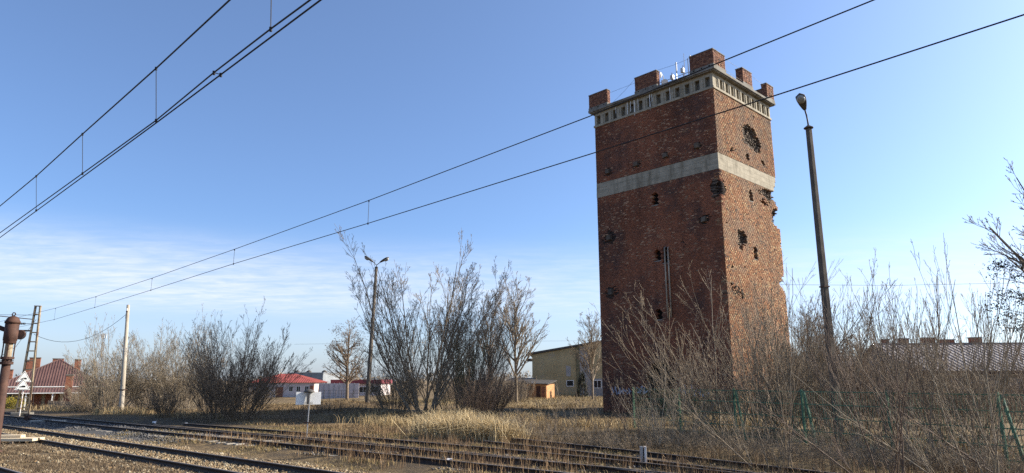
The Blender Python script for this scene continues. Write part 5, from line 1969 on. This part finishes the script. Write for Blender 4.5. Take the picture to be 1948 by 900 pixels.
# red-roofed hall in the middle distance
F_ = 150.0
P0 = atF(534, 757, F_)
k_ = F_ / 1305
rh = empty('red_roofed_hall', (P0[0], P0[1], float(P0[2])), math.radians(4))
wz_ = (757 - 728) * k_
xl, xr = (484 - 545) * k_, (606 - 545) * k_
MB().box(xl, xr, 0, 14, -.6, wz_).build('wall', M['pink_white'], rh)
rz_ = (757 - 712) * k_
xm = (545 - 545) * k_
for q in ([(xl - .5, -.6, wz_ - .1), (xr + .5, -.6, wz_ - .1), (xm + 1.0, 6.0, rz_), (xm - 2.0, 6.0, rz_)], [(xr + .5, -.6, wz_ - .1), (xr + .5, 14.6, wz_ - .1), (xm + 1.0, 8, rz_), (xm + 1.0, 6.0, rz_)],
          [(xl - .5, 14.6, wz_ - .1), (xl - .5, -.6, wz_ - .1), (xm - 2.0, 6, rz_), (xm - 2.0, 8.0, rz_)], [(xr + .5, 14.6, wz_ - .1), (xl - .5, 14.6, wz_ - .1), (xm - 2.0, 8, rz_), (xm + 1, 8.0, rz_)]):
    ribbed(q, 30, .04).build('roof', M['roof_red'], rh)
for x0 in (-5.6, -3.4, 1.6, 3.2, 5.0):
    window(rh, x0, x0 + .9, 0, 1.3, 2.5)
MB().box(-1.2, .4, -.05, 0, -.2, 2.3).build('door', M['chimney'], rh)
MB().box(6.3 - .1, 6.9, -.3, -.05, 0, 2.6).build('pillar', M['chimney'], rh)
tag(rh, 'pale low hall with bright red hip roof in the distance', 'building')

F_ = 210.0
k_ = F_ / 1305
P0 = atF(590, 745, F_)
gh = empty('grey_hall', (P0[0], P0[1], float(P0[2])), 0)
x0, x1, zt = (545 - 590) * k_, (613 - 590) * k_, (745 - 711) * k_
MB().box(x0, x1, 0, 20, -2.5, zt).build('wall', M['steel_cladding'], gh)
for i in range(28):
    xx = x0 + (x1 - x0) * (i + .5) / 28
    MB().box(xx - .06, xx + .06, -.07, 0, -2.5, zt).build('cladding_rib', M['steel_cladding'], gh)
MB().box(x0 - .1, x1 + .1, -.15, 20.1, zt, zt + .25).build('roof_edge', M['galv'], gh)
for xx in (558, 580, 610):
    MB().lathe([(.9, zt + .25), (.8, zt + .6), (.3, zt + .95), (.05, zt + 1.0)], 10, ((xx - 590) * k_, 3)).build('roof_vent', M['lamp_metal'], gh)
tag(gh, 'grey metal-clad hall rising behind the red roof', 'building')

F_ = 165.0
k_ = F_ / 1305
P0 = atF(680, 752, F_)
sh = empty('shop_building', (P0[0], P0[1], float(P0[2])), math.radians(-3))
x0, x1 = (632 - 680) * k_, (724 - 680) * k_
MB().box(x0, x1, 0, 10, -1.5, (752 - 731) * k_).build('wall', M['pink_white'], sh)
MB().box(x0 - .4, x1 + .4, -.8, 10.4, (752 - 730.5) * k_, (752 - 723) * k_).build('fascia', M['roof_maroon'], sh)
for i in range(4):
    window(sh, x0 + 1.0 + i * 2.7, x0 + 3.0 + i * 2.7, 0, .6, 2.0)
tag(sh, 'low shop with maroon fascia seen behind the oval tree', 'building')

F_ = 140.0
k_ = F_ / 1305
P0 = atF(640, 756, F_)
pw_ = empty('panel_wall', (P0[0], P0[1], float(P0[2])), 0)
for i in range(8):
    xa = (606 - 640) * k_ + i * 1.02
    MB().box(xa, xa + .98, 0, .08, -1.0, (756 - 730) * k_).build('panel', M['pink_white'], pw_)
    MB().box(xa - .05, xa + .03, -.08, .0, -1.0, (756 - 729) * k_).build('post', M['galv'], pw_)
tag(pw_, 'pale panel wall right of the red-roofed hall', 'wall')
# thin fence posts and a lamp in front of it
fp = empty('wire_fence', (atF(650, 758, 130)[0], 130, float(atF(650, 758, 130)[2])), 0)
for i in range(12):
    MB().box(i * 1.1 - 4.5, i * 1.1 - 4.42, 0, .08, -1.0, 1.6).build('post', M['lamp_metal'], fp)
for zz in (.3, .9, 1.5):
    MB().box(-4.5, 7.6, .09, .11, zz, zz + .03).build('strand', M['lamp_metal'], fp)
tag(fp, 'thin dark wire fence in front of the pale panel wall', 'fence')

# far telecom mast at left
P0 = atF(186, 735, 330)
tm = empty('telecom_mast', (P0[0], P0[1], -3.0))
tz = atF(186, 634, 330)[2] + 3.0
m2 = MB()
for a in range(3):
    an = a * 2 * math.pi / 3
    m2.tube([(1.2 * math.cos(an), 1.2 * math.sin(an), 0), (.5 * math.cos(an), .5 * math.sin(an), tz)], .12, 4)
for i in range(14):
    z0, z1 = tz * i / 14, tz * (i + 1) / 14
    for a in range(3):
        a0, a1 = a * 2 * math.pi / 3, (a + 1) * 2 * math.pi / 3
        r0, r1 = 1.2 - .7 * i / 14, 1.2 - .7 * (i + 1) / 14
        m2.tube([(r0 * math.cos(a0), r0 * math.sin(a0), z0), (r1 * math.cos(a1), r1 * math.sin(a1), z1)], .07, 4)
m2.build('lattice', M['galv'], tm)
for a in range(3):
    an = a * 2.1
    MB().box(math.cos(an) * 1.1 - .2, math.cos(an) * 1.1 + .2, math.sin(an) - .1, math.sin(an) + .1, tz - 2.6, tz - .4).build('panel_antenna', M['white'], tm)
tag(tm, 'distant lattice telecom mast above the pale shrubs at left', 'mast')

# ochre building
F_ = 96.0
k_ = F_ / 1305
P0 = atF(1013, 757, F_)
ob = empty('ochre_building', (P0[0], P0[1], float(P0[2])), math.radians(-3))
zl, zr = (757 - 676.5) * k_, (757 - 645) * k_
Wb = 13.5
MB().prism([(0, -.5), (Wb, -.5), (Wb, zr), (0, zl)], 0, 16, 'y').build('wall', M['yellow_wall'], ob)
MB().prism([(-.35, zl + .02), (Wb + .2, zr + .04), (Wb + .2, zr + .30), (-.35, zl + .28)], -.25, 16.2, 'y').build('roof', M['lamp_metal'], ob)
MB().box(6.15, 6.60, -.10, -.0, -.4, zl + 1.0).build('downpipe_strip', M['bark_green'], ob)
MB().box(6.65, 8.1, -.035, .0, -.4, zl + 1.0).build('render_patch', M['grey_wall'], ob)
MB().prism([(4.75, 2.95), (5.35, 2.9), (5.4, 4.3), (4.7, 4.4)], -.012, .0, 'y').build('render_patch', M['grey_wall'], ob)
MB().box(8.13, Wb - .01, -.03, .0, -.4, 2.6).build('render_patch', M['grey_wall'], ob)
window(ob, 4.75, 5.75, 0, 1.55, 2.4, bars=0)
window(ob, 7.9 + .6, 9.6, -.03, 1.3, 2.4, bars=1)
MB().box(-.9, 0, 1.0, 1.6, zl - .9, zl - .5).build('vent_hood', M['lamp_metal'], ob)
tag(ob, 'ochre rendered hall with sloping roof behind the tower left edge', 'building')

# orange shed
F_ = 88.0
k_ = F_ / 1305
P0 = atF(1020, 757, F_)
os_ = empty('orange_shed', (P0[0], P0[1], float(P0[2])), math.radians(-22))
MB().box(-1.3, 1.4, 0, 3.2, -.4, 1.72).build('wall', M['orange_brick'], os_)
MB().hexa([(-1.7, -.3, 1.75), (1.7, -.3, 1.66), (-1.7, 3.5, 2.2), (1.7, 3.5, 2.1), (-1.7, -.3, 1.86), (1.7, -.3, 1.77), (-1.7, 3.5, 2.31), (1.7, 3.5, 2.21)]).build('roof', M['lamp_metal'], os_)
window(os_, -.95, -.55, 0, .9, 1.45, frame=M['bark_dark'], bars=0)
dr_ = MB().box(.05, .6, -.05, 0, -.3, 1.5).build('door', M['rust'], os_)
MB().box(.5, .55, -.08, -.05, .6, .7).build('door_handle', M['galv'], os_)
MB().box(.75, 1.15, -.04, 0, -.3, 1.4).build('shutter', M['chimney'], os_)
tag(os_, 'small orange block shed with flat dark roof by the ochre hall', 'shed')
P0 = atF(985, 757, 92)
o2 = empty('dark_shed', (P0[0], P0[1], float(P0[2])), math.radians(-22))
MB().box(-1.9, 1.3, 0, 3, -.4, 2.0).build('wall', M['grey_wall'], o2)
MB().hexa([(-2.1, -.3, 2.03), (1.5, -.3, 2.03), (-2.1, 3.3, 2.5), (1.5, 3.3, 2.5), (-2.1, -.3, 2.15), (1.5, -.3, 2.15), (-2.1, 3.3, 2.62), (1.5, 3.3, 2.62)]).build('roof', M['lamp_metal'], o2)
MB().box(-.9, .1, -.05, 0, -.3, 1.7).build('door', M['bark_dark'], o2)
tag(o2, 'dim grey shed left of the orange shed, behind the trees', 'shed')
# dark conifer by the ochre wall
P0 = atF(1108, 760, 90)
cf = empty('conifer', (P0[0], P0[1], float(P0[2])))
pts = []
for k in range(60):
    z = random.uniform(.3, 3.6)
    r_ = .75 * (1 - z / 4.0)
    a = random.uniform(0, 6.28)
    pts.append(np.array([r_ * math.cos(a), r_ * math.sin(a), z]))
leaf_cloud('crown', pts, 2600, (.12, .12, .18), .09, 'evergreen', cf, 12)
MB().tube([(0, 0, -.2), (0, 0, 3.6)], [.10, .02], 6).build('trunk', M['bark_dark'], cf)
tag(cf, 'small dark conifer against the ochre wall', 'conifer')

# long grey-roofed building at right
F_ = 62.0
k_ = F_ / 1305
P0 = atF(1760, 745, F_)
lb = empty('long_building', (P0[0], P0[1], 0), math.radians(-4))
EVz, RGz = atF(1850, 708, F_)[2], atF(1850, 655, F_ + 7)[2]
x0, x1 = -.6, 26
MB().box(x0, x1, 0, 14, -.5, EVz).build('wall', M['grey_wall'], lb)
ribbed([(x0 - .4, -.6, EVz + .1), (x1, -.6, EVz + .1), (x1, 7, RGz), (x0 - .4, 7, RGz)], 56, .06).build('roof', M['roof_grey'], lb)
ribbed([(x1, 14.6, EVz + .1), (x0 - .4, 14.6, EVz + .1), (x0 - .4, 7, RGz), (x1, 7, RGz)], 60, .06).build('roof', M['roof_grey'], lb)
MB().box(x0 - .4, x1, 6.85, 7.15, RGz, RGz + .12).build('ridge_cap', M['roof_grey'], lb)
MB().prism([(-.0, EVz - .03), (14, EVz - .03), (7, RGz - .08)], x0, x0 + .25, 'x').build('gable', M['grey_wall'], lb)
MB().box(x0 - .4, x1, -.72, -.60, EVz - .16, EVz + .02).build('gutter', M['rust'], lb)
MB().box(x0 - .3, x1, -.55, -.02, EVz - .30, EVz - .18).build('eave_boards', M['wood'], lb)
for xx, w, h_ in ((.4, .5, .7), (2.2, .8, .8), (4.6, 1.2, .9), (6.4, 1.3, .6), (9.2, 1.0, .9)):
    chimney(lb, xx, 7.3, RGz - .3, RGz + h_ * .65, w, .6)
for xx in (0.5, 3.2, 6.0, 8.8, 11.6):
    window(lb, xx, xx + 1.1, 0, .8, 2.0)
MB().box(1.9, 2.9, -.05, 0, -.2, 1.95).build('door', M['bark_dark'], lb)
tag(lb, 'long low building with grey corrugated roof behind the thicket at right', 'building')
P0 = atF(1640, 740, 95)
l2 = empty('low_house', (P0[0], P0[1], 0), .05)
MB().box(-7, 6, 0, 9, -.5, 3.2).build('wall', M['grey_wall'], l2)
ribbed([(-7.4, -.4, 3.2), (6.4, -.4, 3.2), (6.4, 4.5, 5.6), (-7.4, 4.5, 5.6)], 40, .05).build('roof', M['roof_grey'], l2)
ribbed([(6.4, 9.4, 3.2), (-7.4, 9.4, 3.2), (-7.4, 4.5, 5.6), (6.4, 4.5, 5.6)], 40, .05).build('roof', M['roof_grey'], l2)
for xx in (-5.5, -2.5, .5, 3.5):
    window(l2, xx, xx + 1.2, 0, 1.0, 2.3)
chimney(l2, -1, 4.5, 5.2, 6.6, .8, .6)
tag(l2, 'far grey house glimpsed between the tall lamp post and the long roof', 'house')
